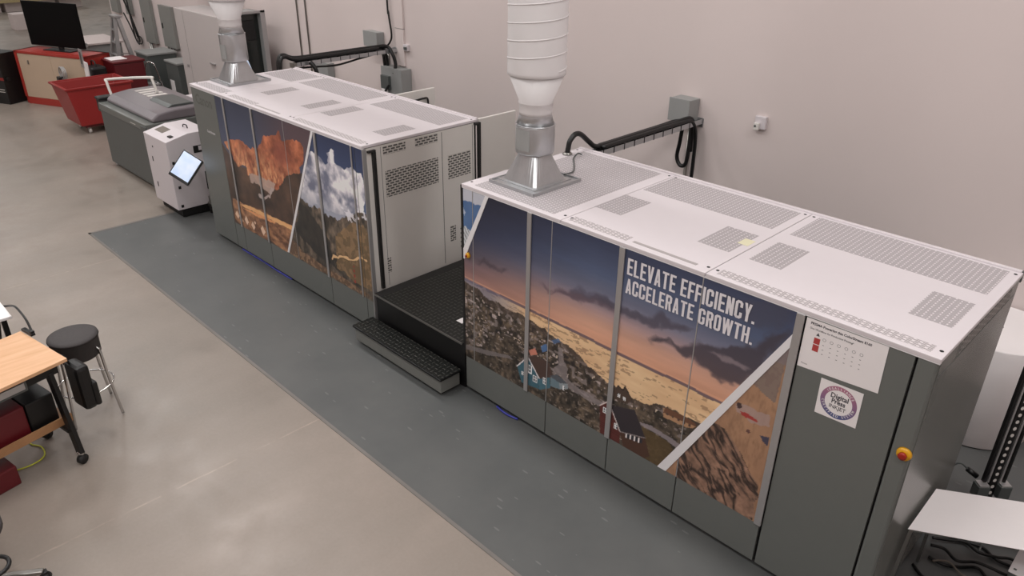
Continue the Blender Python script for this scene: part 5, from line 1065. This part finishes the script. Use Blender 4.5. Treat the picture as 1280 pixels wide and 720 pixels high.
starts = [(3.72, 1.25), (3.70, 1.12), (3.72, 1.02), (3.74, .94), (3.70, 1.30), (3.78, .88), (3.69, .80)]
labs = ['black cable nearest the post in the floor tangle', 'thick black floor cable under the paper sheet', 'black cable crossing the middle of the floor tangle', 'black cable at the front of the floor tangle', 'black cable curling at the back of the floor tangle', 'thin olive cable lying over the floor tangle', 'black cable tight against the foot of the near press']
for k, ((sx_, sy_), lb_) in enumerate(zip(starts, labs)):
    p = []; x, y = sx_, sy_; 
    for j in range(7):
        p.append((x, y, .014+.018*(k % 3)+.01*rng.rand())); x += .075+.03*rng.rand(); y += (.05-.075*((j+k) % 3 == 0))+rng.uniform(-.05, .04)
    cab(p, .011 if k != 5 else .007, lb_, mat='black' if k != 5 else 'mesh')
cab([(3.84, 1.24, .02), (3.80, 1.36, .05), (3.86, 1.44, .03), (3.95, 1.38, .02), (3.97, 1.25, .02)], .007, 'thin dark cable loop behind the paper sheet', mat='greydark')

# ------------------------------------------------------------------ light and camera
def ceiling_light(x, y, power, sx_=1.6, sy_=.6, z=7.25, ci=0):
    r = thing('ceiling_light', 'unseen rectangular ceiling light above the hall', 'light fixture', (x, y, z), 'ceiling lights above the hall')
    MB().box(x-sx_/2-.04, x+sx_/2+.04, y-sy_/2-.04, y+sy_/2+.04, z+.02, z+.10).build('housing', M['white'], r); MB().cyl((x, y, z+.10), (x, y, 7.6), .02, 8).build('hanger', M['steel'], r)
    L = bpy.data.lights.new('area', 'AREA'); L.shape = 'RECTANGLE'; L.size = sx_; L.size_y = sy_; L.energy = power; L.color = (1.0, .982, .968)
    o = bpy.data.objects.new('lamp', L); COL.objects.link(o); o.parent = r; o.location = (0, 0, 0)
for x, y, p in LIGHTS: ceiling_light(x, y, p)
w = bpy.data.worlds.new('World'); S.world = w; w.use_nodes = True
w.node_tree.nodes['Background'].inputs[0].default_value = (.9, .92, 1, 1); w.node_tree.nodes['Background'].inputs[1].default_value = .2

cam = bpy.data.cameras.new('camera'); co = bpy.data.objects.new('camera', cam); COL.objects.link(co)
cam.sensor_width = 36; cam.lens = 951.2*36/1280; cam.clip_end = 200
Rr = ((0.70508275, 0.70903492, 0.01130425), (0.33000225, -0.31396963, -0.89023682), (-0.6276598, 0.63142106, -0.45535769))
m = Matrix((Rr[0], tuple(-v for v in Rr[1]), tuple(-v for v in Rr[2]))).transposed().to_4x4()
m.translation = (4.4005737, -3.84500574, 4.04095378); co.matrix_world = m
S.camera = co
vs_ = S.view_settings; vs_.view_transform = 'Standard'; vs_.look = 'None'; vs_.gamma = 1; vs_.use_curve_mapping = False; vs_.exposure = EXPOSURE
